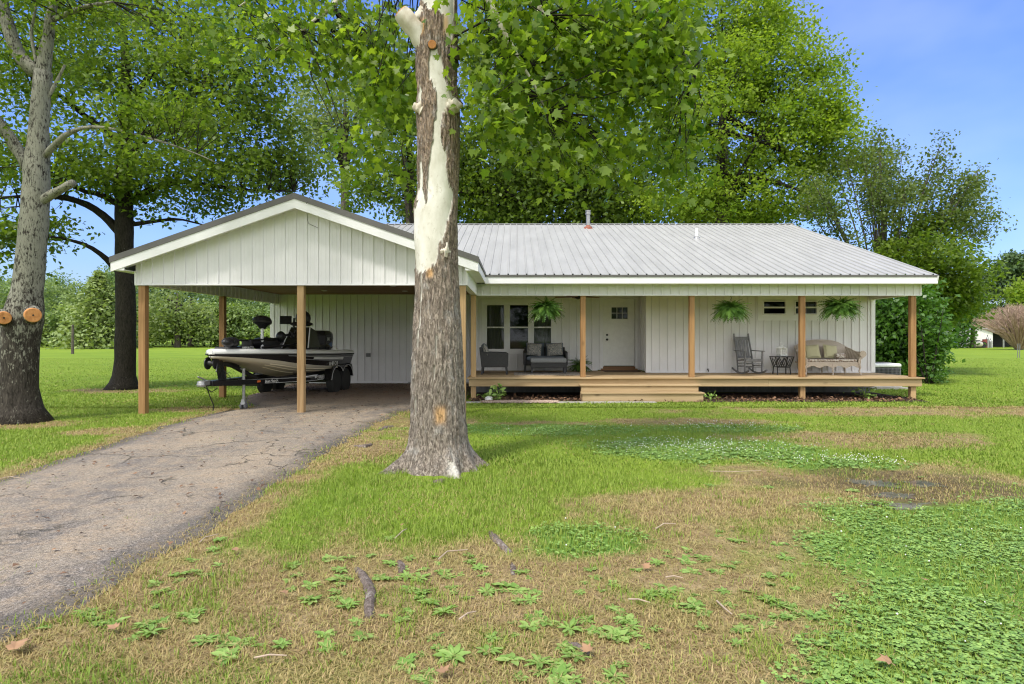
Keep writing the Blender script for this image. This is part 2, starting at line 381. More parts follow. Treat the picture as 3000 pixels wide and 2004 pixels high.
# ------------------------------------------------------------------ house
HS = empty('farmhouse', (1, 18, 0), 0, 'low white ribbed-metal farmhouse with grey metal roof, front porch and open carport', 'house')
def B(mb, name, mat, par=None, **k): return mb.build(name, M[mat], par or HS, off=True, **k)
def ribbed(mb, mapf, u0, u1, zb, zt, holes=(), pitch=.2286, ph=0., rib=.024):
    f0 = zb if callable(zb) else (lambda u: zb); f1 = zt if callable(zt) else (lambda u: zt)
    us, ns = [], []
    k = math.floor((u0-ph)/pitch)-1
    while ph+k*pitch < u1+pitch:
        c = ph+k*pitch
        us += [c-.021, c-.012, c+.012, c+.021, c+.07, c+.076, c+.082, c+.146, c+.152, c+.158]
        ns += [0, rib, rib, 0, 0, .0025, 0, 0, .0025, 0]; k += 1
    br = sorted({round(u, 5) for u in us if u0 < u < u1} | {u0, u1} | {h[i] for h in holes for i in (0, 1) if u0 < h[i] < u1})
    for a, b in zip(br, br[1:]):
        m = (a+b)/2; iv = [None]
        hs = sorted((h[2], h[3]) for h in holes if h[0] <= m <= h[1])
        na, nb = np.interp(a, us, ns), np.interp(b, us, ns)
        segs = []; lo = None
        cur_a, cur_b = f0(a), f0(b)
        for h in hs:
            if h[0] > cur_a+1e-4: segs.append((cur_a, cur_b, h[0], h[0]))
            cur_a = cur_b = h[1]
        if f1(a) > cur_a+1e-4 or f1(b) > cur_b+1e-4: segs.append((cur_a, cur_b, f1(a), f1(b)))
        for za, zb_, ta, tb in segs:
            mb.add([mapf(a, za, na), mapf(b, zb_, nb), mapf(b, tb, nb), mapf(a, ta, na)], [(0, 1, 2, 3)])
def wallY(Y): return lambda u, z, n: (u, Y-n, z)          # faces the camera
def wallX(X, s): return lambda u, z, n: (X+s*n, u, z)
XR, XL = 10.24, -7.95; YW, YD, YC = 17.56, 18.7, 20.0
CX0 = -4.45; CSL = .3466; CE = 3.70; CZ = 3.184           # carport ridge x, slope, half width, eave height
def zcar(x): return CZ+(CE-abs(x-CX0))*CSL
RY0, RZ0, RSL, RYR = 15.2, 3.137, .339, 23.2
def zmain(y): return RZ0+(min(y, 2*RYR-y)-RY0)*RSL
# walls
m = MB(); WIN = [(-.93, 1.15, 1.16, 2.63)]
ribbed(m, wallY(YD), -1.25, 3.8, .6, 2.96, [(-1.02, 1.24, 1.08, 2.74), (2.56, 3.74, .5, 2.84)], ph=.05); B(m, 'entry_wall', 'siding')
m = MB(); ribbed(m, wallY(YW), 3.8, XR, .6, 2.96, [(6.956, 9.66, 2.09, 2.97)], ph=.02); B(m, 'porch_wall', 'siding')
m = MB(); ribbed(m, wallX(3.8, -1), YW, YD, .6, 2.96); B(m, 'return_wall', 'siding')
m = MB(); ribbed(m, wallX(-1.25, -1), YD, YC, .1, 3.0); B(m, 'return_wall', 'siding')
m = MB(); ribbed(m, wallY(YC), XL, -1.25, .12, 3.05, [(-3.42, -2.3, 0, 2.42)], ph=.1); B(m, 'carport_wall', 'siding')
gz = lambda y: max(3.0, zmain(y)-.06)
m = MB(); ribbed(m, wallX(XR, 1), YW, 30.8, .3, gz); B(m, 'gable_wall', 'siding')
m = MB(); ribbed(m, wallX(XL, -1), YC, 30.8, .1, gz); ribbed(m, lambda u, z, n: (u, 30.8+n, z), XL, XR, .1, 3.05); B(m, 'rear_wall', 'siding')
for q in ((3.72, 3.86, YW-.03, YW+.09, .58, 2.9), (XR-.09, XR+.03, YW-.032, YW+.09, .58, 2.9), (-1.28, -1.17, YD-.03, YD+.07, .58, 2.9), (XL-.03, XL+.1, YC-.03, YC+.08, .12, 2.98)):
    m = MB(); m.box(*q); B(m, 'corner_trim', 'trim', bevel=.006)
for q in ((3.86, XR-.09, YW-.02, YW+.06, .576, .63), (-1.17, 2.5, YD-.02, YD+.05, .576, .63), (XL+.1, -3.5, YC-.03, YC+.06, .1, .16)):
    m = MB(); m.box(*q); B(m, 'base_trim', 'trim')
m = MB(); m.box(-1.2, XR-.03, YW+.13, YW+.3, 0, .56).box(-1.2, 3.7, YD+.05, YD+.2, 0, .56).box(XR-.2, XR-.03, YW+.3, 30.7, 0, .4); B(m, 'foundation', 'grey')
m = MB(); m.box(XL+.02, -1.3, YC+.02, YC+.2, 0, .12); B(m, 'foundation', 'concrete')
# near-black boxes stand in for the unlit rooms behind the glass
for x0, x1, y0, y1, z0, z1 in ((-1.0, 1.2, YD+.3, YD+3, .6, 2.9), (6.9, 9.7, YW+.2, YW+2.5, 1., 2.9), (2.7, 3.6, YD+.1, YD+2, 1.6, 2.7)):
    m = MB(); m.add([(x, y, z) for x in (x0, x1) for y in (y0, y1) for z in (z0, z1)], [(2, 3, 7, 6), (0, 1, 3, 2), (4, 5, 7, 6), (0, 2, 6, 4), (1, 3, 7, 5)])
    B(m, 'dark_room_box', 'dark')
# triple window
def window(x0, x1, z0, z1, Y, rail, curt, wide=.035):
    f = MB(); d = Y-.035
    f.box(x0, x0+wide, d, Y+.06, z0, z1).box(x1-wide, x1, d, Y+.06, z0, z1)
    f.box(x0+wide, x1-wide, d, Y+.06, z1-wide, z1).box(x0+wide, x1-wide, d, Y+.06, z0, z0+wide).box(x0+wide, x1-wide, d-.004, Y+.05, rail-.022, rail+.022)
    w = B(f, 'window', 'trim', bevel=.004)
    g = MB(); g.add([(x0+wide, Y+.008, rail+.022), (x1-wide, Y+.008, rail+.022), (x1-wide, Y+.008, z1-wide), (x0+wide, Y+.008, z1-wide)], [(0, 1, 2, 3)]).add([(x0+wide, Y-.008, z0+wide), (x1-wide, Y-.008, z0+wide), (x1-wide, Y-.008, rail-.022), (x0+wide, Y-.008, rail-.022)], [(0, 1, 2, 3)]); B(g, 'pane', 'glass', w)
    for a, b in curt:
        n_ = 26; vs = []
        for i in range(n_+1):
            u = a+(b-a)*i/n_; dy = .03*math.sin(i*1.7)+.01*math.sin(i*4.1)
            vs += [(u, Y+.16+dy, z0-.05), (u, Y+.16+dy*.6, z1+.05)]
        c = MB(); c.add(vs, [(2*i, 2*i+2, 2*i+3, 2*i+1) for i in range(n_)]); B(c, 'curtain', 'curtain', w, smooth=True, ang=180)
    return w
for i, (a, b) in enumerate(((-.9, -.31), (-.20, .42), (.53, 1.12))):
    window(a, b, 1.2, 2.6, YD, 1.89, [(a-.05, b+.0)] if i == 0 else ([(a, b+.05)] if i == 2 else []))
m = MB(); d = YD-.03
m.box(-1.02, -.9, d, YD+.05, 1.2, 2.6).box(1.12, 1.24, d, YD+.05, 1.2, 2.6).box(-.31, -.20, d, YD+.05, 1.2, 2.6).box(.42, .53, d, YD+.05, 1.2, 2.6)
m.box(-1.02, 1.24, d-.003, YD+.05, 2.6, 2.745).box(-1.03, 1.25, d-.02, YD+.05, 1.075, 1.2); B(m, 'window_trim', 'trim', bevel=.004)
# three small high windows in a flat panel
m = MB(); SW = [(7.06, 7.73), (7.966, 8.62), (8.88, 9.56)]; d = YW-.012
xs = [6.956]+[q for w in SW for q in w]+[9.66]
for a, b in zip(xs[::2], xs[1::2]): m.box(a, b, d, YW+.03, 2.23, 2.64)
m.box(6.956, 9.66, d, YW+.03, 2.09, 2.23).box(6.956, 9.66, d, YW+.03, 2.64, 2.96); B(m, 'window_panel', 'trim')
m = MB(); m.box(6.956-.03, 9.69, d-.01, YW, 2.065, 2.09).box(6.925, 6.956, d-.01, YW, 2.09, 2.95).box(9.66, 9.69, d-.01, YW, 2.09, 2.95); B(m, 'panel_edging', 'trim')
for i, (a, b) in enumerate(SW): window(a, b, 2.235, 2.635, YW-.01, 2.44, [(a+.35, b)] if i == 1 else [], .03)
# entry door
m = MB(); y = YD
m.box(2.56, 2.66, y-.03, y+.08, .59, 2.76).box(3.64, 3.74, y-.03, y+.08, .59, 2.76).box(2.56, 3.74, y-.033, y+.08, 2.76, 2.85)
B(m, 'door_frame', 'trim', bevel=.005)
m = MB(); a, b, zb, zt = 2.67, 3.63, .7, 2.755
wx0, wx1, wz0, wz1 = 2.93, 3.42, 2.15, 2.5; y0, y1 = y+.02, y+.065
m.box(a, wx0, y0, y1, zb, zt).box(wx1, b, y0, y1, zb, zt).box(wx0, wx1, y0, y1, wz1, zt).box(wx0, wx1, y0, y1, zb, wz0)
for x0, x1 in ((2.82, 3.1), (3.2, 3.48)):
    for q in ((x0, x0+.015), (x1-.015, x1)): m.box(q[0], q[1], y0-.006, y0, .9, 1.95)
    for q in (.9, 1.935): m.box(x0, x1, y0-.0065, y0, q, q+.015)
m.box(a, b, y0-.012, y0, 2.03, 2.08)
DR = B(m, 'front_door', 'white', bevel=.003)
m = MB(); m.add([(wx0, y0+.014, wz0), (wx1, y0+.014, wz0), (wx1, y0+.014, wz1), (wx0, y0+.014, wz1)], [(0, 1, 2, 3)]); B(m, 'pane', 'glass', DR)
m = MB()
for q in range(1, 3): m.box(wx0+(wx1-wx0)*q/3-.007, wx0+(wx1-wx0)*q/3+.007, y0-.004, y0+.011, wz0, wz1)
m.box(wx0, wx1, y0-.003, y0+.010, (wz0+wz1)/2-.007, (wz0+wz1)/2+.007); B(m, 'muntins', 'white', DR)
m = MB(); m.lathe([(.034, 0), (.034, -.01), (.012, -.015), (.012, -.04), (.03, -.045), (.033, -.065), (.02, -.08)], (2.79, y0-.002, 1.52), 16, 'y'); B(m, 'door_knob', 'knob', DR, smooth=True)
m = MB(); m.lathe([(.032, 0), (.032, -.018), (.02, -.024)], (2.79, y0-.002, 1.66), 16, 'y'); B(m, 'deadbolt', 'knob', DR, smooth=True)
m = MB(); m.box(2.6, 3.7, y-.12, y+.05, .575, .64).box(2.66, 3.64, y-.06, y+.06, .64, .7); B(m, 'threshold', 'ceilwood', bevel=.004)
m = MB(); m.box(2.7, 3.6, y-.02, y+.018, .69, .725); B(m, 'door_sweep', 'knob', DR)
# carport side door
m = MB(); m.box(-3.42, -3.3, YC-.03, YC+.06, .12, 2.3).box(-2.42, -2.3, YC-.03, YC+.06, .12, 2.3).box(-3.42, -2.3, YC-.033, YC+.06, 2.3, 2.42); B(m, 'door_frame', 'trim', bevel=.005)
m = MB(); m.box(-3.3, -2.42, YC+.01, YC+.05, .14, 2.3)
for zz in ((.35, 1.0), (1.2, 2.1)): m.box(-3.17, -2.55, YC+.002, YC+.01, zz[0], zz[1])
SD = B(m, 'side_door', 'white', bevel=.004)
m = MB(); m.lathe([(.034, 0), (.034, -.01), (.012, -.015), (.012, -.04), (.033, -.05), (.02, -.08)], (-3.22, YC+.005, 1.12), 14, 'y'); B(m, 'door_knob', 'knob', SD, smooth=True)
m = MB(); m.lathe([(.032, 0), (.032, -.018), (.02, -.024)], (-3.22, YC+.005, 1.26), 14, 'y'); B(m, 'deadbolt', 'knob', SD, smooth=True)
m = MB(); x, z = at(1080, 1040, YC)[0::2]; m.box(x-.07, x+.07, YC-.07, YC-.0, z-.06, z+.06); m.box(x-.05, x+.05, YC-.078, YC-.07, z-.045, z+.045); B(m, 'outlet_box', 'grey', bevel=.008)
m = MB(); x, z = at(2072, 1083, YW)[0::2]; m.tube([(x, YW-.01, z), (x, YW-.1, z), (x, YW-.13, z-.05)], .014, 8); m.lathe([(.035, .02), (.035, .03)], (x, YW-.07, z), 10); B(m, 'faucet', 'knob')
# ---- roofs
m = MB()
def rmap(u, w, n): return (u, w, zmain(w)+n)
ribbed(m, rmap, -.74, 10.46, RY0, RYR, ph=.05, rib=.03)
def yval(x): return RY0+max(0., (zcar(x)-RZ0))/RSL
ribbed(m, rmap, -8.15, -.74, lambda u: min(yval(u)-.05, RYR-.1), RYR, ph=.05, rib=.03)
ribbed(m, lambda u, w, n: (u, w, zmain(w)+n), -8.15, 10.46, RYR, 2*RYR-RY0, ph=.05, rib=.03)
RF = B(m, 'roof', 'roof')
m = MB(); m.add([(x, RYR+d, zmain(RYR)+.028-abs(d)*RSL) for x in (-8.16, 10.475) for d in (-.16, 0, .16)], [(0, 3, 4, 1), (1, 4, 5, 2)]); B(m, 'ridge_cap', 'roof', RF)
m = MB()
for k in range(82): m.box(-8.1+k*.2286-.05, -8.1+k*.2286+.05, RYR-.165, RYR-.15, zmain(RYR)-.05, zmain(RYR)-.018)
m = MB(); x, y_, z = at(1723, 684, 22.3); z = zmain(22.3); fl = m
m.lathe([(.075, 0), (.075, .5), (.1, .5), (.1, .56), (.085, .57), (.085, .6), (.1, .61), (.1, .64), (.02, .66)], (x, 22.3, z), 18); FL = B(m, 'flue_pipe', 'galv', RF, smooth=True)
m = MB(); m.lathe([(.17, -.06), (.15, .03), (.09, .07), (.08, .1)], (x, 22.3, z), 18); FLB = m.build('pipe_boot', simple('rust_boot', (.28, .1, .065), .8, 0, .3, 14), RF, off=True, smooth=True)
x = at(2041, 722, 20.3)[0]; z = zmain(20.3)
m = MB(); m.lathe([(.05, 0), (.05, .32), (.044, .322), (.044, .3)], (x, 20.3, z), 16); B(m, 'vent_pipe', 'white', RF, smooth=True)
m = MB(); m.lathe([(.12, -.05), (.1, .02), (.056, .05)], (x, 20.3, z), 16); B(m, 'pipe_boot', 'galv', RF, smooth=True)
# eave trim, fascia, rake
m = MB(); m.box(-.74, 10.475, 15.19, 15.225, RZ0-.05, RZ0-.005); B(m, 'drip_edge', 'darktrim')
m = MB(); m.box(-.76, 10.46, 15.21, 15.25, RZ0-.215, RZ0-.045)
B(m, 'fascia_board', 'trim')
for xe, ys in ((10.45, (15.2, 23.2)), (10.45, (31.2, 23.2)), (-8.14, (31.2, 23.2))):
    m = MB(); m.bar((xe, ys[0], zmain(ys[0])-.12), (xe, ys[1], zmain(ys[1])-.12), .03, .18); B(m, 'rake_board', 'trim')
m = MB(); m.box(-.74, 10.44, 15.25, 15.62, RZ0-.21, RZ0-.195); B(m, 'soffit', 'trim')
# porch beam
m = MB(); ribbed(m, wallY(15.6), -.96, 10.29, 2.665, 2.95, ph=.06, rib=.02); m.box(-1.0, 10.29, 15.602, 15.75, 2.66, 2.95)
B(m, 'porch_beam', 'siding')
m = MB(); m.box(-.97, 10.3, 15.578, 15.6, 2.645, 2.668).box(10.27, 10.3, 15.575, 15.78, 2.66, 2.95); B(m, 'beam_trim', 'trim')
m = MB(); m.box(10.1, 10.26, 15.75, YW, 2.66, 2.95); ribbed(m, wallX(10.26, 1), 15.75, YW, 2.66, 2.95, rib=.02); B(m, 'porch_beam', 'siding')
m = MB()
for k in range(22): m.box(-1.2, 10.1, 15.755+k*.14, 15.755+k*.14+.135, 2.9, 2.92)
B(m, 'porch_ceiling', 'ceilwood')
# carport roof
m = MB()
for s in (-1, 1):
    ribbed(m, lambda u, w, n, s=s: (CX0+s*(CE-w), u, CZ+w*CSL+n), 12.37, 19.4, 0, CE, rib=.02)
CR = B(m, 'carport_roof', 'roof')
def rake(name, mat, zo0, zo1, y0, y1, ext=0.):
    for s in (-1, 1):
        mm = MB()
        e = CX0+s*(CE+ext)
        pl = [(e, zcar(e)+zo1), (CX0, zcar(CX0)+zo1), (CX0, zcar(CX0)+zo0), (e, zcar(e)+zo0)]
        mm.prism(pl, y0, y1); B(mm, name, mat, CR)
rake('roof_trim', 'darktrim', -.085, .035, 12.35, 12.385, .02)
rake('rake_board', 'trim', -.27, -.085, 12.365, 12.41)
m = MB()
for s in (-1, 1):
    e = CX0+s*3.66
    m.prism([(e, zcar(e)-.2), (CX0, zcar(CX0)-.2), (CX0, zcar(CX0)-.185), (e, zcar(e)-.185)], 12.41, 12.705)
    for k in range(9):
        xx = CX0+s*(.35+k*.4); m.box(xx-.01, xx+.01, 12.41, 12.70, zcar(xx)-.215, zcar(xx)-.2)
B(m, 'soffit', 'trim', CR)
for s, yb in ((-1, 19.95), (1, 15.25)):
    m = MB(); e = CX0+s*CE; i_ = CX0+s*3.44
    m.box(min(e, e-s*.03), max(e, e-s*.03), 12.41, yb, CZ-.24, CZ-.06); m.box(min(e-s*.03, i_), max(e-s*.03, i_), 12.41, yb, CZ-.24, CZ-.225)
    m.box(min(e, i_), max(e, i_), 12.38, 12.41, CZ-.243, CZ-.17)
    B(m, 'eave_box', 'trim', CR)
for s, yb in ((-1, 19.95), (1, 15.2)):
    m = MB(); e = CX0+s*(CE+.012); m.box(min(e, e+s*.012), max(e, e+s*.012), 12.36, yb, CZ-.07, CZ+.0)
    B(m, 'drip_edge', 'darktrim', CR)
GX0, GX1 = -7.85, -1.0
m = MB(); ribbed(m, wallY(12.7), GX0, GX1, 2.69, lambda u: zcar(u)-.2, ph=.03, rib=.02); B(m, 'gable_wall', 'siding')
m = MB(); m.box(GX0-.012, GX1+.012, 12.68, 12.703, 2.665, 2.69).box(GX0-.014, GX0+.03, 12.679, 12.74, 2.69, 2.96).box(GX1-.03, GX1+.014, 12.679, 12.74, 2.69, 2.96); B(m, 'beam_trim', 'trim')
m = MB(); m.box(GX0+.02, GX1-.02, 12.72, 12.86, 2.672, 2.98); B(m, 'carport_beam', 'ceilwood')
m = MB(); ribbed(m, wallX(GX0, -1), 12.72, YC, 2.68, 2.96); ribbed(m, wallX(GX0+.14, 1), 12.86, YC, 2.68, 3.0); m.box(GX0+.005, GX0+.135, 12.86, YC-.02, 2.67, 2.95); B(m, 'carport_beam', 'siding')
m = MB(); ribbed(m, wallX(GX1, 1), 12.72, 15.6, 2.68, 2.96); m.box(GX1-.14, GX1-.003, 12.86, 15.74, 2.672, 2.95); B(m, 'carport_beam', 'siding')
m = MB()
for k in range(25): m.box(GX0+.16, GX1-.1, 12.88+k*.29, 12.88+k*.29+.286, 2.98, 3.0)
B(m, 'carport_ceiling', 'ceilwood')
for px, py, zz in ((950, 852, 0), (1186, 853, 0), (1152, 838, 0), (700, 845, 0)):
    k = (2.975-HC)/(CY-py); Y = k*F; x = (px-CX)*Y/F
    m = MB(); m.lathe([(.085, 2.98), (.085, 2.972), (.06, 2.968), (.0, 2.972)], (x, min(Y, 19.3), 0), 18); B(m, 'recessed_light', 'white', smooth=True)
# loose cable at the gable peak
m = MB(); m.tube([at(898, 590, 12.33), at(900, 640, 12.6), at(904, 655, 12.66), at(932, 668, 12.67)], .006, 5); B(m, 'cable', 'grey', CR)
# posts
for i, px in enumerate((1387, 1708, 2027, 2351, 2675)):
    x = (px-CX)/115.; lo = (0 if i in (0, 3, 4) else .0)
    m = MB(); m.box(x-.065, x+.065, 15.62, 15.75, .575, 2.66); B(m, 'porch_post', 'post' if i else 'postpale', bevel=.008)
    m = MB(); m.box(x-.065, x+.065, 15.625, 15.755, -.05, .535); B(m, 'deck_pier', 'postpale', bevel=.008)
for x, y, mt in ((-7.74, 12.79, 'post'), (-4.455, 12.79, 'postpale'), (-1.1, 12.79, 'postpale'), (-7.74, 16.25, 'post')):
    m = MB(); m.box(x-.07, x+.07, y-.07, y+.07, -.05, 2.672); B(m, 'carport_post', mt, bevel=.008)
# deck and steps
m = MB(); k = 0; y = 15.50
while y < 18.68:
    y2 = min(y+.138, 18.69); xb = 10.34 if y2 < YW else 3.78
    xs = [-1.22]; 
    while xs[-1] < xb-2.2: xs.append(xs[-1]+random.uniform(3.0, 4.9))
    xs[-1] = xb if len(xs) > 1 else xs[-1]
    if len(xs) == 1: xs.append(xb)
    if y2 > YW > y: y2 = YW-.01
    for a, b in zip(xs, xs[1:]): m.box(a+.002, b-.002, y, y2, .536, .574)
    y = max(y2+.007, YW+.001) if y2 == YW-.01 else y2+.007
DK = B(m, 'porch_deck', 'deckx', bevel=.004)
m = MB(); m.box(-1.18, 2.6, 15.56, 15.6, .345, .536).box(2.603, 6.4, 15.56, 15.6, .345, .536).box(6.403, 10.3, 15.56, 15.6, .345, .536)
m.box(-1.18, -1.14, 15.6, 18.6, .345, .536).box(10.26, 10.3, 15.6, YW, .345, .536); B(m, 'rim_board', 'deckx', DK, bevel=.004)
m = MB(); ST = []
for y0, zt in ((15.0, .237), (15.27, .41)):
    a, b = 1.61, 4.6+.0
    m.box(a, b+.03, y0, y0+.14, zt-.038, zt).box(a, b+.03, y0+.146, y0+.286, zt-.038, zt)
SP = B(m, 'porch_steps', 'deckx', bevel=.005)
m = MB(); m.box(1.64, 4.6, 15.03, 15.065, .0, .197).box(1.64, 4.56, 15.3, 15.335, .2, .37).box(1.64, 1.68, 15.065, 15.55, 0, .197).box(4.56, 4.6, 15.065, 15.55, 0, .197); B(m, 'riser', 'deckx', SP, bevel=.004)
# ------------------------------------------------------------------ porch furniture
DZ = .576
def P(t, mb, name, mat, par=None, **k): return mb.build(name, M[mat] if isinstance(mat, str) else mat, par or t, **k)
def wicker_sofa(name, w, d, loc, rz, label, cat, hb=.72):
    t = empty(name, loc, rz, label, cat)
    m = MB(); m.box(-w/2+.06, w/2-.06, -d/2+.03, d/2-.06, .2, .34); P(t, m, 'seat_base', 'wicker', bevel=.015)
    m = MB(); m.add([(x, y, z) for x in (-w/2+.03, w/2-.03) for y, z in ((d/2-.09, .2), (d/2-.02, .2), (d/2+.04, hb), (d/2-.03, hb))], [(0, 1, 2, 3), (4, 7, 6, 5), (0, 4, 5, 1), (1, 5, 6, 2), (2, 6, 7, 3), (3, 7, 4, 0)]); P(t, m, 'backrest', 'wicker', bevel=.015)
    for s in (-1, 1):
        m = MB(); x0, x1 = sorted((s*w/2, s*(w/2-.07)))
        m.prism([(-d/2+.0, .2), (d/2-.02, .2), (d/2+.02, .62), (-d/2+.06, .60), (-d/2-.01, .56)], x0, x1, 'yz'); P(t, m, 'armrest', 'wicker', bevel=.02)
    for sx in (-1, 1):
        for sy in (-1, 1):
            m = MB(); m.bar((sx*(w/2-.05), sy*(d/2-.05), .21), (sx*(w/2-.04), sy*(d/2-.03), 0), .05, .05, (0, 1, 0)); P(t, m, 'leg', 'wicker', bevel=.006)
    return t
t = wicker_sofa('wicker_loveseat', 1.27, .72, ((1597-CX)*18.0/F, 18.0, DZ), 0, 'dark wicker loveseat with slate cushions under the triple window', 'loveseat')
m = MB(); m.box(-.55, .55, -.33, .26, .345, .46); P(t, m, 'seat_cushion', 'cushion', bevel=.04)
for s in (-1, 1):
    m = MB(); m.pillow((s*.28, .24, .64), .54, .42, .2, (R(-10), 0, 0)); P(t, m, 'back_cushion', 'cushion', smooth=True)
lx = (1597-CX)*18.0/F
for px, w, rz, lab in ((1565, .43, 6, 'square paisley throw pillow on left end of dark loveseat'), (1625, .46, -5, 'wider paisley throw pillow on right end of dark loveseat')):
    m = MB(); m.pillow((0, 0, .19), w, .38, .15, (R(-18), R(rz), 0)); o = m.build('throw_pillow', M['paisley'], smooth=True); o.location = ((px-CX)*17.85/F, 17.86, DZ+.47)
    tag(o, lab, 'pillow', 'pillows on the porch seats')
t = wicker_sofa('wicker_armchair', .72, .74, ((1449-CX)*16.95/F, 17.0, DZ), R(90), 'dark wicker armchair seen from its side, near left end of porch', 'armchair', .74)
m = MB(); m.box(-.29, .29, -.36, .27, .345, .46); P(t, m, 'seat_cushion', 'cushgrey', bevel=.04)
m = MB(); m.pillow((-.05, .26, .64), .52, .44, .18, (R(-12), 0, 0)); P(t, m, 'back_cushion', 'cushion', smooth=True)
m = MB(); m.pillow((0, 0, .17), .4, .36, .15, (R(-20), R(12), R(90))); o = m.build('throw_pillow', M['paisley'], smooth=True); o.location = ((1424-CX)*16.9/F, 16.85, DZ+.46); tag(o, 'paisley throw pillow leaning in dark wicker armchair', 'pillow', 'pillows on the porch seats')
t = empty('wicker_ottoman', ((1606.5-CX)*17.1/F, 17.25, DZ), 0, 'dark wicker ottoman with flat grey cushion in front of loveseat', 'ottoman')
m = MB(); m.box(-.49, .49, -.25, .25, .17, .3); P(t, m, 'frame', 'wicker', bevel=.01)
m = MB(); m.box(-.5, .5, -.26, .26, .303, .44); P(t, m, 'cushion', 'cushgrey', bevel=.045)
for sx in (-1, 1):
    for sy in (-1, 1): m = MB(); m.bar((sx*.45, sy*.21, .18), (sx*.46, sy*.23, 0), .05, .05, (0, 1, 0)); P(t, m, 'leg', 'wicker', bevel=.006)
m = MB(); m.box(-.04, 1.78, 16.35, 17.8, .5765, .586); o = m.build('porch_rug', M['rug'], bevel=.004); tag(o, 'thin patterned rug on deck under ottoman and loveseat', 'rug')
# rocking chair
t = empty('rocking_chair', ((2196-CX)*16.95/F, 16.95, DZ), R(8), 'weathered grey slat-back rocking chair on porch deck', 'rocking chair')
for s in (-1, 1):
    pts = [(s*.25, -.45+.95*i/12, .03+.11*((i/12-.48)*2)**2) for i in range(13)]
    m = MB()
    for a, b in zip(pts, pts[1:]): m.bar(a, b, .035, .04)
    P(t, m, 'rocker', 'grey')
    m = MB(); m.bar((s*.25, -.2, .05), (s*.25, -.22, .62), .036, .036, (0, 1, 0)); P(t, m, 'leg', 'grey', bevel=.006)
    m = MB(); m.bar((s*.23, .22, .05), (s*.22, .27, .45), .036, .036, (0, 1, 0)); m.bar((s*.22, .27, .45), (s*.215, .46, 1.06), .036, .036, (0, 1, 0)); m.ell((s*.215, .465, 1.09), (.022, .022, .035), 10, 6); P(t, m, 'back_post', 'grey', bevel=.005)
    m = MB(); m.bar((s*.27, -.27, .63), (s*.26, .33, .645), .085, .022); P(t, m, 'armrest', 'grey', bevel=.008)
m = MB()
for k in range(6): m.box(-.25, .25, -.24+k*.085, -.24+k*.085+.075, .4-.008*k, .422-.008*k)
m.box(-.25, .25, -.26, -.235, .35, .42); P(t, m, 'seat', 'grey', bevel=.006)
m = MB()
for k in range(5):
    x = -.15+k*.075; m.bar((x, .3, .45), (x, .44, .95), .058, .014, (0, 1, .3))
m.bar((-.22, .445, .98), (.22, .445, .98), .03, .1); m.bar((-.22, .3, .46), (.22, .3, .46), .025, .05); P(t, m, 'backrest', 'grey', bevel=.004)
m = MB()
for z in (.2, .29): m.tube([(-.25, -.21, z), (.25, -.21, z)], .011, 6); m.tube([(-.23, .23, z), (.23, .23, z)], .011, 6)
for s in (-1, 1): m.tube([(s*.25, -.21, .24), (s*.23, .23, .22)], .011, 6)
P(t, m, 'stretcher', 'grey')
# bamboo side table + lantern
t = empty('side_table', ((2290-CX)*16.85/F, 16.85, DZ), 0, 'small black bamboo side table between rocking chair and pale settee', 'side table')
m = MB(); m.box(-.265, .265, -.2, .2, .47, .495); P(t, m, 'table_top', 'black', bevel=.01)
m = MB()
for sx in (-1, 1):
    for sy in (-1, 1):
        m2 = MB(); m2.tube([(sx*.245, sy*.18, .47), (sx*.17, sy*.13, .2), (sx*.18, sy*.15, 0)], .016, 8); P(t, m2, 'leg', 'black', smooth=True)
for sy in (-1, 1):
    y = sy*.16
    for a, b in (((-.2, .46), (-.13, .22)), ((-.13, .22), (0, .46)), ((.13, .22), (0, .46)), ((.2, .46), (.13, .22)), ((-.17, .2), (.17, .2)), ((-.06, .22), (-.15, .42)), ((.06, .22), (.15, .42))):
        m.tube([(a[0], y, a[1]), (b[0], y, b[1])], .012, 6)
for sx in (-1, 1): m.tube([(sx*.17, -.13, .2), (sx*.17, .13, .2)], .012, 6)
P(t, m, 'lattice', 'black', smooth=True)
t = empty('lantern', ((2290-CX)*16.85/F, 16.85, DZ+.495), R(12), 'white cage lantern with hoop handle on black side table', 'lantern')
m = MB(); m.box(-.11, .11, -.11, .11, .02, .045)
for sx in (-1, 1):
    for sy in (-1, 1): m.box(sx*.09-.012, sx*.09+.012, sy*.09-.012, sy*.09+.012, .045, .22); m.lathe([(.012, 0), (.012, .02)], (sx*.09, sy*.09, 0), 8)
P(t, m, 'frame', 'white')
m = MB()
for s in (-1, 1):
    for k in range(5):
        x = -.06+k*.03; m.box(x-.004, x+.004, s*.088-.004, s*.088+.004, .045, .22); m.box(s*.088-.004, s*.088+.004, x-.004, x+.004, .045, .22)
    for z in (.11, .16): m.box(-.08, .08, s*.088-.0035, s*.088+.0035, z, z+.007)
P(t, m, 'bars', 'white')
m = MB(); m.lathe([(.155, .22), (.15, .232), (.06, .28), (.025, .29), (.02, .31)], (0, 0, 0), 4); P(t, m, 'roof', 'white')
m = MB(); m.tube([(.0+.05*math.sin(a), 0, .34-.045*math.cos(a)) for a in [k*.45 for k in range(15)]], .005, 6); P(t, m, 'handle', 'white')
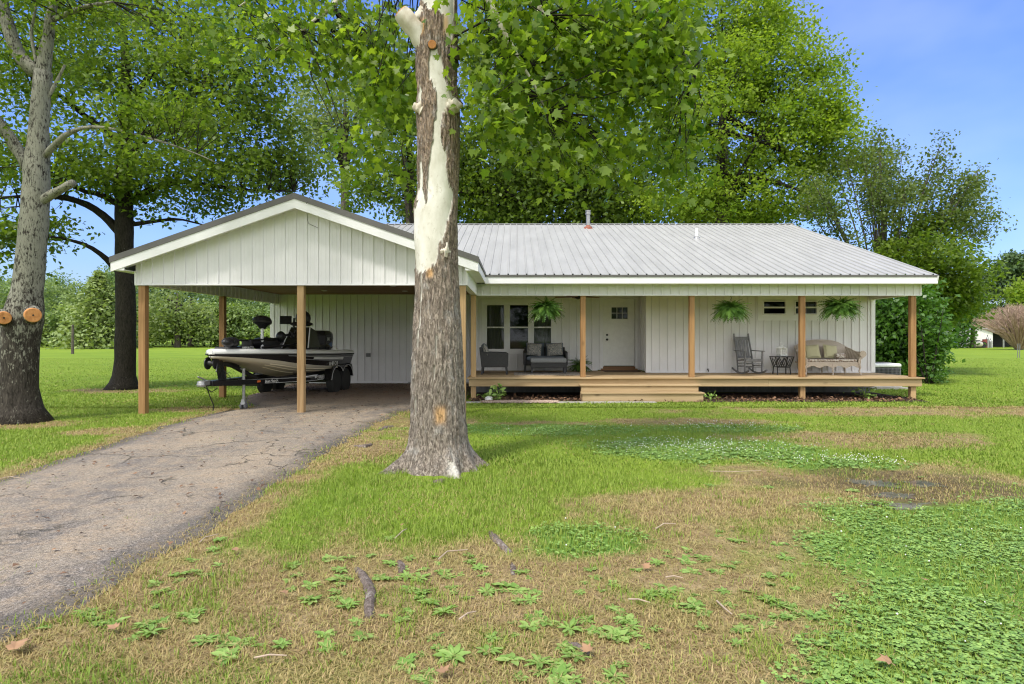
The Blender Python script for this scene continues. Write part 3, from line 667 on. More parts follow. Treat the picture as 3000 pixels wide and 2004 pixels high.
# pale wicker settee
sx0 = (2420-CX)*16.95/F
t = empty('wicker_settee', (sx0, 16.95, DZ), 0, 'pale wicker settee with arched back and rolled arms at right end of porch', 'settee')
m = MB(); nn = 48; path = []
for i in range(nn+1):
    q = i/nn*2-1; a = abs(q)
    if a < .72: x = q/.72*.68; y = .28+.0*q; 
    else:
        k = (a-.72)/.28; x = math.copysign(.68+.09*math.sin(k*1.57), q); y = .28-.62*k
    h = .60+.32*(1-(a/.86)**2.8) if a < .86 else .60-.02*(a-.86)/.14
    path.append((x, y, h))
vs = []
for x, y, h in path:
    ox = 1.0
    for dz, dd in ((.3, 0), (.45, .01), (h*.75+.1, .03), (h, .06)):
        zz = .3+(h-.3)*((0, .33, .7, 1)[(.3, .45).index(dz) if dz in (.3, .45) else (2 if dd == .03 else 3)])
        sc = 1+dd*.9; vs.append((x*sc, y+(dd if y > .2 else 0), zz))
fs = [(i*4+j, i*4+j+1, i*4+j+5, i*4+j+4) for i in range(nn) for j in range(3)]
m.add(vs, fs); o = P(t, m, 'backrest', 'wickerp', smooth=True, ang=180); md = o.modifiers.new('thick', 'SOLIDIFY'); md.thickness = .03
m = MB(); m.tube([vs[i*4+3] for i in range(nn+1)], .032, 8); P(t, m, 'rim', 'wickerp', smooth=True)
for s in (-1, 1):
    m = MB(); m.lathe([(.03, -.02), (.085, -.02), (.095, 0), (.085, .02), (.03, .02)], (s*.815, -.36, .56), 16, 'y')
    m.tube([(s*.80, -.35, .47), (s*.72, -.36, .42), (s*.70, -.36, .34), (s*.74, -.37, .2), (s*.71, -.36, .1), (s*.75, -.40, 0)], [.03, .03, .032, .026, .02, .024], 8); P(t, m, 'arm_scroll', 'wickerp', smooth=True)
m = MB(); m.box(-.74, .74, -.36, .27, .3, .345); P(t, m, 'seat', 'wickerp', bevel=.015)
def apron(x): return .2-.055*abs(math.sin(x/.7*math.pi*1.0))**2*0+.05*math.cos(x/.74*math.pi*3)*.6
m = MB(); n_ = 60; vs = []
for i in range(n_+1):
    x = -.72+1.44*i/n_; zb = .215-.045*math.cos(x/.72*math.pi*4)*.6
    vs += [(x, -.365, .31), (x, -.365, zb), (x, -.335, zb), (x, -.335, .31)]
fs = [(i*4+j, i*4+(j+1) % 4, i*4+4+(j+1) % 4, i*4+4+j) for i in range(n_) for j in range(4)]; m.add(vs, fs); P(t, m, 'apron', 'wickerp')
for x, y in ((0, -.35), (-.65, .25), (.65, .25), (0, .25)):
    m = MB(); m.tube([(x, y, .3), (x, y, .16), (x*.99+.01, y-.01, .06), (x, y-.02, 0)], [.03, .026, .018, .022], 8); P(t, m, 'leg', 'wickerp', smooth=True)
m = MB(); m.box(-.68, .68, -.34, .22, .347, .42); P(t, m, 'seat_cushion', 'floral', bevel=.03)
for px, rz, lab in ((2380, -4, 'sage linen throw pillow beside post on pale wicker settee'), (2434, 7, 'sage linen throw pillow in middle of pale wicker settee')):
    m = MB(); m.pillow((0, 0, .19), .42, .4, .16, (R(-20), R(rz), R(-6 if rz < 0 else 8))); o = m.build('throw_pillow', M['linen'], smooth=True); o.location = ((px-CX)*17.0/F, 17.02, DZ+.425); tag(o, lab, 'pillow', 'pillows on the porch seats')
m = MB(); m.tube([(-.16, 0, .0), (.1, .02, .0)], .075, 14); o = m.build('rolled_blanket', M['floral'], smooth=True, bevel=.02); o.location = ((2462-CX)*16.9/F, 16.85, DZ+.5); tag(o, 'rolled floral blanket at right arm of pale settee', 'blanket')
m = MB(); m.box(2.62, 3.68, 18.0, 18.52, .5765, .59); o = m.build('doormat', M['mulch'], bevel=.004); tag(o, 'dark brown doormat on deck before the white front door', 'doormat')
# ferns
def fern_mesh(nf, rad, drop, lift, seed):
    g = np.random.default_rng(seed); V = []; Fq = []; A = []; o = 0
    for i in range(nf):
        az = g.uniform(0, 2*math.pi); L = rad*g.uniform(.7, 1.25); ev = math.asin(g.uniform(-.25, .97)); dr = drop*g.uniform(.5, 1.3)*(.55+.45*math.cos(ev)); rr = g.uniform(0, 1)
        n_ = 17; s = np.linspace(0, 1, n_); rr_ = L*s*(math.cos(ev)+.25*s*(ev > .6)); zz = L*s*math.sin(ev)*lift-dr*s**2
        cx, cy = math.cos(az), math.sin(az); px, py = -cy, cx; tw = g.uniform(-.5, .5)
        for k in range(n_-1):
            wdt = .064*math.sin(math.pi*min(1, .12+.95*s[k]))**.7*rad/.45; c = np.array([cx*rr_[k], cy*rr_[k], zz[k]]); d = np.array([cx*(rr_[k+1]-rr_[k]), cy*(rr_[k+1]-rr_[k]), zz[k+1]-zz[k]])
            for sd in (-1, 1):
                e = c+np.array([px, py, 0])*sd*wdt+np.array([0, 0, tw*wdt*sd-.015])+d*.6
                V += [c, c+d*.75, e+d*.3, e]; Fq.append((o, o+1, o+2, o+3)); A += [rr]*4; o += 4
    return np.array(V), np.array(Fq), np.array(A)
def fern(name, x, y, z, lab, seed, hang=True, rad=.45, nf=330):
    t = empty(name, (x, y, z), 0, lab, 'fern', 'hanging ferns under the porch beam' if hang else None)
    V, Fq, A = fern_mesh(nf, rad, .3 if hang else .24, .8 if hang else 1.0, seed); np_obj('fronds', V+np.array([0, 0, .04 if hang else .2]), Fq, M['fern'], t, {'rnd': A})
    m = MB(); m.lathe([(.08, -.1), (.14, .06), (.15, .07), (.12, .07)] if hang else [(.1, 0), (.14, .2), (.15, .21), (.12, .2)], (0, 0, 0), 16); P(t, m, 'basket' if hang else 'pot', 'black', smooth=True)
    if hang:
        m = MB(); zt = 2.645-z
        for k in range(3): m.tube([(.14*math.cos(k*2.1), .14*math.sin(k*2.1), .06), (0, 0, zt-.08)], .003, 4)
        m.tube([(0, 0, zt-.08), (.02, 0, zt-.05), (.0, 0, zt-.02), (0, .0, zt+.01)], .006, 5); P(t, m, 'hook', 'black')
for px, z0, sd, lab, rr in ((1600, 2.33, 3, 'hanging fern in front of the triple window', .42), (2141, 2.3, 5, 'hanging fern left of the small high windows, trailing lowest', .43), (2461, 2.35, 8, 'hanging fern covering the third small high window', .46)):
    fern('hanging_fern', (px-CX)*15.68/F, 15.68, z0, lab, sd, True, rr)
fern('potted_fern', (1698-CX)*18.2/F, 18.2, DZ, 'potted fern standing on deck right of dark loveseat', 12, False, .36, 90)
# ceiling fan
t = empty('ceiling_fan', ((1694-CX)*17.1/F, 17.1, 2.9), R(20), 'dark ceiling fan with five wooden blades under porch ceiling', 'ceiling fan')
m = MB(); m.lathe([(.06, 0), (.06, -.03), (.015, -.05), (.015, -.12), (.1, -.13), (.11, -.2), (.07, -.24), (.0, -.26)], (0, 0, 0), 20); P(t, m, 'motor', 'knob', smooth=True)
for k in range(5):
    a = k*2*math.pi/5; m = MB(); mt = Matrix.Rotation(a, 4, 'Z') @ Matrix.Rotation(R(10), 4, 'X')
    pl = [(.13, -.03), (.25, -.055), (.6, -.07), (.66, -.04), (.66, .04), (.6, .07), (.25, .055), (.13, .03)]
    vs = [mt @ Vector((x, y, z-.19)) for z in (-.005, .005) for x, y in pl]; n_ = len(pl)
    m.add(vs, [tuple(range(n_))[::-1], tuple(range(n_, 2*n_))]+[(i, (i+1) % n_, n_+(i+1) % n_, n_+i) for i in range(n_)]); P(t, m, 'blade', 'brownblade')
# condenser
cx = 11.45; t = empty('condenser_unit', (cx, 19.3, .06), 0, 'outdoor air-conditioner condenser with white top beside the house corner', 'air conditioner')
m = MB(); m.box(-.4, .4, -.4, .4, .0, .6); P(t, m, 'coil', 'black', bevel=.08)
m = MB()
for k in range(20):
    x = -.38+k*.04
    for s in (-1, 1): m.box(x-.004, x+.004, s*.415-.005, s*.415+.005, .03, .6); m.box(s*.415-.005, s*.415+.005, x-.004, x+.004, .03, .6)
for k in range(7):
    z = .08+k*.08
    for s in (-1, 1): m.box(-.4, .4, s*.412-.004, s*.412+.004, z, z+.008); m.box(s*.412-.004, s*.412+.004, -.4, .4, z, z+.008)
P(t, m, 'grille', 'grey')
m = MB(); m.box(-.43, .43, -.43, .43, .6, .72); P(t, m, 'top_cover', 'white', bevel=.05)
m = MB(); m.box(-.43, .43, -.43, .43, -.0, .03); P(t, m, 'base_pan', 'white', bevel=.02)
m = MB()
for r_ in (.1, .17, .24, .31): m.tube([(r_*math.cos(a), r_*math.sin(a), .735) for a in [k*math.pi/12 for k in range(25)]], .006, 5)
for k in range(8): m.tube([(0, 0, .735), (.33*math.cos(k*.785), .33*math.sin(k*.785), .73)], .006, 5)
P(t, m, 'fan_guard', 'grey')
m = MB(); m.box(cx-.55, cx+.55, 18.75, 19.85, -.03, .055); o = m.build('condenser_pad', M['concrete'], bevel=.01); tag(o, 'square concrete pad under the air-conditioner condenser', 'pad')
# ------------------------------------------------------------------ boat and trailer (local: y runs from the coupler to the stern)
BO = (-6.345, 12.3, .03); BR = -R(4)
T = empty('bass_boat', (BO[0]+.1, BO[1]+.05, BO[2]), BR, 'cream and black bass boat with white gunwale parked on trailer under carport', 'boat')
def sm(ks, t, w=.28):
    ks = np.array(ks); q = np.linspace(-w, w, 9); return float(np.mean(np.interp(t+q, ks[:, 0], ks[:, 1])))
def k_rb(y): return 0. if y <= .2 else (float(np.interp(y, [.2, .24, .3, .38, .48, .6], [0, .06, .12, .18, .25, .32])) if y < .6 else sm([(.3, .14), (.6, .32), (1, .56), (1.6, .83), (2.4, 1.0), (3.4, 1.09), (6.5, 1.06)], y, .12))
def k_rz(y): return sm([(0, 1.27), (2, 1.225), (4, 1.17), (6.2, 1.125)], y)
def k_bz(y): return min(k_rz(y)-.06, sm([(0, 1.19), (.8, 1.13), (1.6, 1.04), (2.3, .945), (3.3, .85), (4.3, .79), (6.5, .765)], y))
def k_bb(y): return max(0., k_rb(y)*(1-.08*min(1, y))-.02)
def k_cb(y): return sm([(0, .0), (.3, .06), (.7, .25), (1.2, .48), (1.8, .68), (2.6, .82), (3.6, .9), (6.5, .9)], y, .2)
def k_cz(y): return min(k_bz(y)-.03, sm([(0, 1.18), (.6, 1.1), (1.2, 1.0), (1.8, .92), (2.4, .83), (3.3, .755), (4.2, .72), (6.5, .705)], y))
def k_kz(y): return min(k_cz(y)-.01, sm([(0, 1.2), (.5, 1.15), (.9, 1.07), (1.4, .94), (2, .78), (2.6, .64), (3.2, .555), (4, .51), (6.5, .5)], y))
ys = [.2, .24, .3, .38, .48]+[.6+.15*i for i in range(36)]
ys = [y for y in ys if y <= 5.86]+[5.86]
def loft(cols, cap=False):
    m = MB(); vs = []; k = len(cols(1.))
    for y in ys:
        vs += [(x, y, z) for x, z in cols(y)]
    fs = [(i*k+j, i*k+j+1, (i+1)*k+j+1, (i+1)*k+j) for i in range(len(ys)-1) for j in range(k-1)]
    if cap: fs += [tuple(range((len(ys)-1)*k, len(ys)*k))]
    m.add(vs, fs); return m
def low(y):
    b, c, kz = (k_bb(y), k_bz(y)), (k_cb(y), k_cz(y)), k_kz(y)
    cb = min(c[0], b[0]); h = [(b[0], b[1]), ((b[0]+cb)/2+.01, (b[1]+c[1])/2), (cb, c[1]), (cb*.55, c[1]*.6+kz*.4-.01), (0, kz)]
    return h+[(-x, z) for x, z in h[-2::-1]]
P(T, loft(low, True), 'hull', 'cream', smooth=True, ang=40)
m = MB()
for s in (-1, 1):
    vs = []
    for y in ys:
        rb, rz, bb, bz = k_rb(y), k_rz(y), k_bb(y), k_bz(y)
        vs += [(s*(rb-.01), y, rz-.05), (s*((rb+bb)/2+.012), y, (rz+bz)/2), (s*bb, y, bz)]
    m.add(vs, [(i*3+j, i*3+j+1, i*3+j+4, i*3+j+3) for i in range(len(ys)-1) for j in range(2)])
y = 5.86; m.add([(-k_rb(y), y, 1.08), (k_rb(y), y, 1.08), (k_bb(y), y, k_bz(y)), (-k_bb(y), y, k_bz(y))], [(0, 1, 2, 3)])
P(T, m, 'side_panel', 'blackmetal', smooth=True)
m = MB()
def gun(y):
    rb, rz = k_rb(y), k_rz(y); h = [(rb+.005, rz-.055), (rb+.02, rz-.02), (rb, rz+.03), (max(0, rb-.05), rz+.055), (max(0, rb-.2), rz+.065)]
    return h
for s in (-1, 1):
    vs = [(s*x, y, z) for y in ys for x, z in gun(y)]
    m.add(vs, [(i*5+j, i*5+j+1, i*5+j+6, i*5+j+5) for i in range(len(ys)-1) for j in range(4)])
m.add([(x, .2, k_rz(.2)-.05) for x in (-.03, .03)]+[(.03, .2, k_rz(.2)+.05), (-.03, .2, k_rz(.2)+.05)], [(0, 1, 2, 3)])
P(T, m, 'gunwale', 'gelwhite', smooth=True, ang=50)
def strip(f, r, y0, y1, n=30, both=True):
    mm = MB()
    for s in ((-1, 1) if both else (1,)):
        mm.tube([(s*f(y)[0], y, f(y)[1]) for y in np.linspace(y0, y1, n)], r, 6)
    return mm
P(T, strip(lambda y: (k_rb(y)+.008, k_rz(y)-.055), .02, .24, 5.84), 'rub_rail', 'rubber', smooth=True)
lm = lambda y, a: (k_rb(y)*(1-a)+k_bb(y)*a+.014, k_rz(y)*(1-a)+k_bz(y)*a-.03*(1-a))
P(T, strip(lambda y: lm(y, .30), .013, 1.9, 5.8), 'stripe', 'stripe', smooth=True)
m = MB()
for s in (-1, 1):
    vs = []
    for y in np.linspace(3.0, 5.05, 12):
        a = lm(y, .34); b = lm(y, .5); vs += [(s*(a[0]+.006), y, a[1]), (s*(b[0]+.006), y, b[1])]
    m.add(vs, [(2*i, 2*i+1, 2*i+3, 2*i+2) for i in range(11)])
P(T, m, 'stripe', 'gelwhite', smooth=True)
P(T, strip(lambda y: lm(y, .56), .009, 2.6, 5.05), 'stripe', 'stripe', smooth=True)
P(T, strip(lambda y: lm(y, .17), .012, 2.2, 5.8), 'stripe', 'stripe', smooth=True)
P(T, strip(lambda y: (k_cb(y)+.004, k_cz(y)+.012), .017, 1.55, 5.8), 'strake', 'strake', smooth=True)
P(T, strip(lambda y: (k_cb(y)*.8, k_cz(y)*.8+k_kz(y)*.2+.0), .016, 1.55, 4.6), 'strake', 'strake', smooth=True)
P(T, strip(lambda y: (k_cb(y)*.5, k_cz(y)*.5+k_kz(y)*.5+.0), .015, 1.75, 3.1), 'strake', 'strake', smooth=True)
# deck, hatches, consoles
m = MB(); vs = []
for y in ys:
    rb = max(.01, k_rb(y)-.18); z = k_rz(y)+.05
    if y > 2.9: z -= .0
    vs += [(-rb, y, z), (rb, y, z)]
m.add(vs, [(2*i, 2*i+1, 2*i+3, 2*i+2) for i in range(len(ys)-1)]); P(T, m, 'deck', 'rubber')
m = MB(); m.box(-.16, .22, .62, 1.6, 1.28, 1.36); m.box(-.13, .13, .5, .95, 1.28, 1.33); P(T, m, 'trolling_mount', 'black', bevel=.02)
tm_ = MB(); tm_.tube([(.2, .75, 1.5), (.24, 1.3, 1.49), (.3, 2.6, 1.53), (.3, 3.0, 1.56)], .022, 8); tm_.ell((.2, .52, 1.46), (.1, .2, .1), 14, 8); tm_.ell((.12, .8, 1.45), (.14, .22, .12), 12, 8)
tm_.ell((.3, 2.75, 1.58), (.1, .16, .13), 14, 8); tm_.tube([(.3, 2.7, 1.6), (.34, 3.2, 1.62)], .03, 8); tm_.ell((.36, 3.3, 1.6), (.07, .07, .08), 10, 6)
for k in range(3):
    a = k*2.1+.4; tm_.obox((.36+.0, 3.34, 1.6), (.02, .05, .3), (0, a, 0))
P(T, tm_, 'trolling_motor', 'black', smooth=True)
m = MB(); m.box(.1, .32, 1.25, 1.32, 1.28, 1.5); m.box(-.2, -.0, 1.9, 3.0, 1.3, 1.42); m.tube([(0, 1.4, 1.36), (.1, 2.2, 1.46), (.2, 3.1, 1.44)], .02, 6); m.tube([(.4, 1.6, 1.33), (.5, 2.6, 1.36), (.5, 3.2, 1.4)], .025, 6); m.ell((.1, 2.3, 1.42), (.3, .55, .14), 14, 8, .2); P(T, m, 'deck_gear', 'black', smooth=True)
for x, y, z, nm, rd in ((.25, 1.9, 1.9, 'pedestal_seat', 0), ):
    m = MB(); m.tube([(x, y, 1.3), (x, y, z-.12)], .035, 10); sp = P(T, m, 'seat_post', 'chrome', smooth=True)
    m = MB(); m.lathe([(.0, -.14), (.07, -.14), (.12, -.06), (.2, -.02), (.22, .03), (.19, .1), (.1, .15), (.0, .16)], (0, 0, 0), 18)
    m.v = [(px*.95, py*1.15, pz+.12*max(0, -py)*1.2-.12*max(0, py)) for px, py, pz in m.v]
    o = P(T, m, 'seat_cushion', 'black', sp, smooth=True); o.location = (x, y, z)
m = MB(); m.box(.2, .8, 3.3, 3.95, 1.2, 1.4); P(T, m, 'console', 'black', bevel=.05)
for s in (1,):
    m = MB(); a, b = (.16, .84) if s > 0 else (-.88, -.26)
    m.add([(a, 3.12, 1.3), (b, 3.12, 1.3), (b-.08, 3.42, 1.82), (a+.1, 3.42, 1.82), (a, 3.9, 1.3), (b, 3.9, 1.3), (b-.07, 3.8, 1.72), (a+.1, 3.8, 1.72)], [(0, 1, 2, 3), (1, 5, 6, 2), (0, 3, 7, 4)]); P(T, m, 'windscreen', 'tint')
    m = MB(); m.tube([(b, 3.1, 1.3), (b-.08, 3.41, 1.83)], .014, 6); m.tube([(a, 3.1, 1.3), (a+.1, 3.41, 1.83)], .014, 6); P(T, m, 'screen_frame', 'gelwhite', smooth=True)
m = MB(); m.ell((.5, 3.5, 1.9), (.3, .2, .07), 14, 8); m.ell((.52, 3.55, 2.05), (.2, .16, .2), 14, 8); m.tube([(.3, 3.45, 1.6), (.35, 3.4, 2.05)], .03, 6); m.obox((.15, 3.35, 2.0), (.28, .06, .2), (R(-20), 0, R(20))); P(T, m, 'electronics', 'black', smooth=True)
for x in (.5, 0, -.5):
    m = MB(); m.box(x-.22, x+.22, 4.15, 4.6, 1.2, 1.36); m.obox((x, 4.62, 1.45), (.44, .12, .4), (R(-12), 0, 0)); P(T, m, 'seat', 'black', bevel=.05)
m = MB(); m.ell((.6, 4.75, 1.27), (.16, .35, .12), 12, 8); m.box(.5, .85, 4.5, 4.9, 1.2, 1.3); P(T, m, 'deck_bag', 'black', smooth=True)
m = MB(); m.obox((.98, 4.55, 1.235), (.12, .12, .12), (0, R(45), 0)); m.lathe([(.04, 0), (.045, -.03), (0, -.035)], (1.0, 4.48, 1.25), 12, 'y'); P(T, m, 'grab_handle', 'white')
# outboard
OM = [(-.24, 5.75), (.24, 5.75), (.26, 6.2), (.2, 6.5), (-.2, 6.5), (-.26, 6.2)]
m = MB()
for (z0, z1, k0, k1) in ((1.15, 1.5, .9, 1.05), (1.5, 1.68, 1.05, 1.0), (1.68, 1.76, 1.0, .7)):
    n_ = 6; cyy = 6.1
    vs = [(x*k0, cyy+(y-cyy)*k0, z0) for x, y in OM]+[(x*k1, cyy+(y-cyy)*k1, z1) for x, y in OM]
    m.add(vs, [(i, (i+1) % n_, n_+(i+1) % n_, n_+i) for i in range(n_)]+[tuple(range(n_, 2*n_))])
m.box(-.12, .12, 5.95, 6.3, .45, 1.16); m.box(-.03, .03, 6.0, 6.4, .3, .5); m.ell((0, 6.15, .42), (.09, .3, .09), 12, 8)
OBM = P(T, m, 'outboard_motor', 'black', bevel=.03)
m = MB()
for s in (-1, 1):
    m.add([(s*.265, 5.85, 1.17), (s*.272, 6.2, 1.17), (s*.276, 6.2, 1.42), (s*.262, 5.8, 1.3)], [(0, 1, 2, 3)])
m.add([(-.24, 5.72, 1.2), (.24, 5.72, 1.2), (.25, 5.72, 1.36), (-.25, 5.72, 1.25)], [(0, 1, 2, 3)]); P(T, m, 'decal', 'blue', OBM)
text('lettering', 'ERC', .13, M['white'], OBM, (.27, 5.98, 1.5), (R(90), 0, R(90)))
text('registration', 'AR 4871 CX B', .15, M['white'], T, (lm(4.35, .8)[0]+.012, 4.35, lm(4.35, .83)[1]), (R(84), 0, R(90.5)), .002, .25, .72)
text('lettering', 'MINN KOTA', .075, M['white'], T, (.315, 1.12, 1.33), (R(90), 0, R(80)), .002, 0, .9)
# ---------------- trailer
TR = empty('boat_trailer', BO, BR, 'black tandem-axle boat trailer under the bass boat, jack wheel down', 'trailer')
def Z(y): return .66-.036*y
m = MB()
for s in (-1, 1):
    m.bar((s*.06, .35, Z(.35)-.04), (s*.86, 3.4, Z(3.4)-.04), .07, .11); m.bar((s*.86, 3.4, Z(3.4)-.04), (s*.86, 6.0, .48), .07, .11)
m.bar((0, .22, .62), (0, 1.6, .59), .09, .1)
for y, w in ((1.7, .4), (3.4, .85), (4.5, .85), (5.9, .85)): m.bar((-w, y, Z(y)-.11), (w, y, Z(y)-.11), .07, .07)
for y in (4.8, 5.58): m.bar((-.9, y, .345), (.9, y, .345), .07, .07)
for s in (-1, 1): m.box(min(s*.8, s*.9), max(s*.8, s*.9), 4.5, 5.9, .33, .46)
TF = P(TR, m, 'frame', 'blackmetal', bevel=.006)
m = MB()
for s in (-1, 1):
    for dz in (.01, -.085):
        m.bar((s*.1, .4, Z(.4)+dz), (s*.9, 3.4, Z(3.4)+dz), .006, .008); m.bar((s*.897, 3.4, Z(3.4)+dz), (s*.897, 4.25, .52+dz), .006, .008)
P(TR, m, 'pinstripe', 'gelwhite')
m = MB(); m.bar((0, .65, 1.02), (0, 1.5, .92), .1, .08); m.bar((.0, 1.15, .98), (.0, 2.35, .58), .1, .08)
for s in (-1, 1): m.bar((s*.45, 2.6, .57), (s*.45, 5.9, .56), .1, .07)
P(TR, m, 'bunk', 'rubber', bevel=.01)
m = MB(); m.bar((0, .9, .6), (0, .72, 1.08), .11, .14, (0, 1, 0)); m.box(-.05, .05, .55, .8, 1.0, 1.12); WP = P(TR, m, 'winch_post', 'blackmetal', bevel=.01)
m = MB(); m.lathe([(.03, -.1), (.13, -.1), (.13, -.08), (.06, -.07), (.06, .07), (.13, .08), (.13, .1), (.03, .1)], (0, .48, 1.02), 16, 'x'); m.bar((.12, .48, 1.02), (.14, .4, .85), .02, .03); P(TR, m, 'winch', 'black', WP)
m = MB(); m.lathe([(.05, -.07), (.08, 0), (.05, .07)], (0, .66, 1.12), 14, 'x'); P(TR, m, 'bow_roller', simple('amber_roller', (.5, .26, .07), .5), WP)
m = MB(); m.tube([(.05, .66, 1.0), (.08, .8, .85), (.16, .9, .72), (.2, .84, .69), (.13, .78, .73), (.1, .82, .8), (.18, .88, .8)], .008, 5); m.tube([(.02, .25, .56), (.03, .35, .35), (.02, .5, .16), (.0, .52, .03)], .012, 5); m.tube([(.05, .1, .56), (.1, .3, .44), (.08, .55, .5)], .009, 5); P(TR, m, 'cable', 'black')
m = MB(); m.lathe([(.03, -.04), (.08, -.04), (.09, 0), (.075, .07), (.02, .09)], (0, .1, .6), 16); m.box(-.05, .05, .12, .34, .58, .68); m.bar((.0, .24, .69), (-.04, .04, .77), .025, .03); P(TR, m, 'coupler', 'galv', bevel=.01)
# jack
m = MB(); m.tube([(.26, 1.28, .2), (.26, 1.28, .84)], .034, 12); m.lathe([(.042, .84), (.042, .875), (.01, .88)], (.26, 1.28, 0), 12); m.box(.12, .28, 1.22, 1.34, .52, .62); m.bar((.26, 1.28, .86), (.26, 1.16, .87), .015, .015); JK = P(TR, m, 'jack', 'galv', smooth=True)
m = MB(); m.add([(.26+x, 1.28+y, z) for z, k in ((.2, .03), (.08, .055)) for x, y in ((-k, -k), (k, -k), (k, k), (-k, k))], [(0, 1, 5, 4), (1, 2, 6, 5), (2, 3, 7, 6), (3, 0, 4, 7), (0, 1, 2, 3)]); P(TR, m, 'jack_foot', 'galv', JK)
for s in (-1, 1): m = MB(); m.lathe([(.0, -.02), (.06, -.02), (.075, -.01), (.075, .01), (.06, .02), (0, .02)], (.26+s*.045, 1.28, .045), 16, 'x'); P(TR, m, 'jack_wheel', 'grey', JK, smooth=True)
# wheels
def wheel(x, y):
    s = 1 if x > 0 else -1
    w = MB(); w.lathe([(.21, -.1), (.3, -.105), (.335, -.08), (.343, -.04), (.343, .04), (.335, .08), (.3, .105), (.21, .1)], (0, 0, 0), 32, 'x'); o = P(TR, w, 'tyre', 'rubber', None, smooth=True)
    e = bpy.data.objects.new('wheel', None); COL.objects.link(e); e.parent = TR; e.location = (x, y, .343-.01); o.parent = e
    w = MB(); w.lathe([(.215, -.09), (.222, .09), (.2, .092), (.19, .05), (.185, -.09)], (0, 0, 0), 28, 'x'); w.lathe([(.0, .07), (.05, .075), (.06, .04), (.0, .03)], (0, 0, 0), 16, 'x')
    for k in range(6):
        a = k*math.pi/3; w.bar((.055*s, .04*math.cos(a), .04*math.sin(a)), (.075*s, .2*math.cos(a+.12), .2*math.sin(a+.12)), .03, .04, (1, 0, 0)); w.bar((.055*s, .04*math.cos(a), .04*math.sin(a)), (.075*s, .2*math.cos(a-.18), .2*math.sin(a-.18)), .02, .03, (1, 0, 0))
    if s < 0: w.v = w.v
    P(TR, w, 'rim', 'chrome', e, smooth=True)
    w = MB(); w.lathe([(.0, -.02), (.19, -.02), (.19, -.01), (0, -.01)], (0, 0, 0), 24, 'x'); P(TR, w, 'hub', 'black', e)
for x in (.98, -.98):
    for y in (4.8, 5.58): wheel(x, y)
for s in (-1, 1):
    m = MB(); vs = []; pl = []
    for i in range(41):
        y = 4.28+1.82*i/40; za = max(0, 1-((y-4.8)/.47)**2)**.5 if abs(y-4.8) < .47 else 0; zb = max(0, 1-((y-5.58)/.47)**2)**.5 if abs(y-5.58) < .47 else 0
        pl.append((y, .40+.37*max(za, zb, .0)))
    ti = [(4.33, .42)]+[(4.4+.0*i, .6) for i in range(1)]+[(4.55, .77), (5.85, .77), (6.0, .6), (6.06, .42)]
    for y, z in pl: vs += [(s*.86, y, max(z, .42)), (s*1.1, y, max(z, .42))]
    m.add(vs, [(2*i, 2*i+1, 2*i+3, 2*i+2) for i in range(40)])
    vs = []
    for y, z in pl: zz = max(z, .42); vs += [(s*1.1, y, zz), (s*1.1, y, max(zz, .42)+.0), ]
    m.prism([(y, max(z, .42)) for y, z in pl]+[(5.95, .775), (4.45, .775)], s*1.085, s*1.1, 'yz')
    m.box(min(s*.86, s*1.1), max(s*.86, s*1.1), 4.5, 5.9, .765, .78)
    FD = P(TR, m, 'fender', 'blackmetal')
    m = MB(); m.tube([(s*1.105, y, max(z, .42)) for y, z in pl], .009, 6); P(TR, m, 'fender_trim', 'chrome', FD, smooth=True)
m = MB(); m.box(.36, .375, 1.35, 1.42, .56, .6); m.v = [(x+.0, y, z) for x, y, z in m.v]
lx = lambda y: .1+.8*(y-.4)/3.
m = MB(); m.obox((lx(1.62)+.012, 1.62, Z(1.62)-.037), (.02, .1, .045), (0, 0, -R(14.9))); P(TR, m, 'marker_light', 'orange', bevel=.006)
for (y, s_, sz) in ((2.02, 'Boat Mate Jr.', .085),): text('lettering', s_, sz, M['white'], TR, (lx(y)+.012, y, Z(y)-.04), (R(90), 0, R(75.1)), .002, .2)
m = MB(); m.box(.9, .903, 3.68, 3.78, .5, .56); P(TR, m, 'data_plate', 'white')
text('lettering', 'RANGER', .085, M['white'], TR, (.905, 4.08, .505), (R(90), 0, R(90)), .002)
m = MB()
for y0, y1, z0, z1 in ((3.87, 4.29, .455, .463), (3.87, 4.29, .547, .555), (3.865, 3.873, .455, .555), (4.287, 4.295, .455, .555)): m.box(.899, .906, y0, y1, z0, z1)
P(TR, m, 'badge_border', 'white')
# ------------------------------------------------------------------ ground masks
def xl_drive(y): return np.interp(y, [-40, 3, 7, 8.5, 11, 13, 14, 15, 16.5, 20.2], [-5.7, -5.75, -5.85, -6.0, -6.35, -6.35, -6.0, -6.7, -7.3, -7.6])+.16*(fbm(np.asarray(y)*1.1, 3.3, 5)-.5)+.1*(vn(np.asarray(y)*4, 7, 3)-.5)
def xr_drive(y): return np.interp(y, [-40, 3, 11, 13, 14.3, 15.2, 20.2], [-2.6, -2.62, -2.6, -2.4, -1.7, -1.35, -1.2])+.2*(fbm(np.asarray(y)*1.3, 9.1, 8)-.5)+.12*(vn(np.asarray(y)*5, 2, 4)-.5)
def on_drive(x, y): return (x > xl_drive(y)) & (x < xr_drive(y)) & (y < 20.1)
def el(x, y, cx, cy, rx, ry, n, amp=.5): 
    d = np.sqrt(((x-cx)/rx)**2+((y-cy)/ry)**2); return 1-smooth(.7, 1.15, d+amp*(n-.5)*1.6)
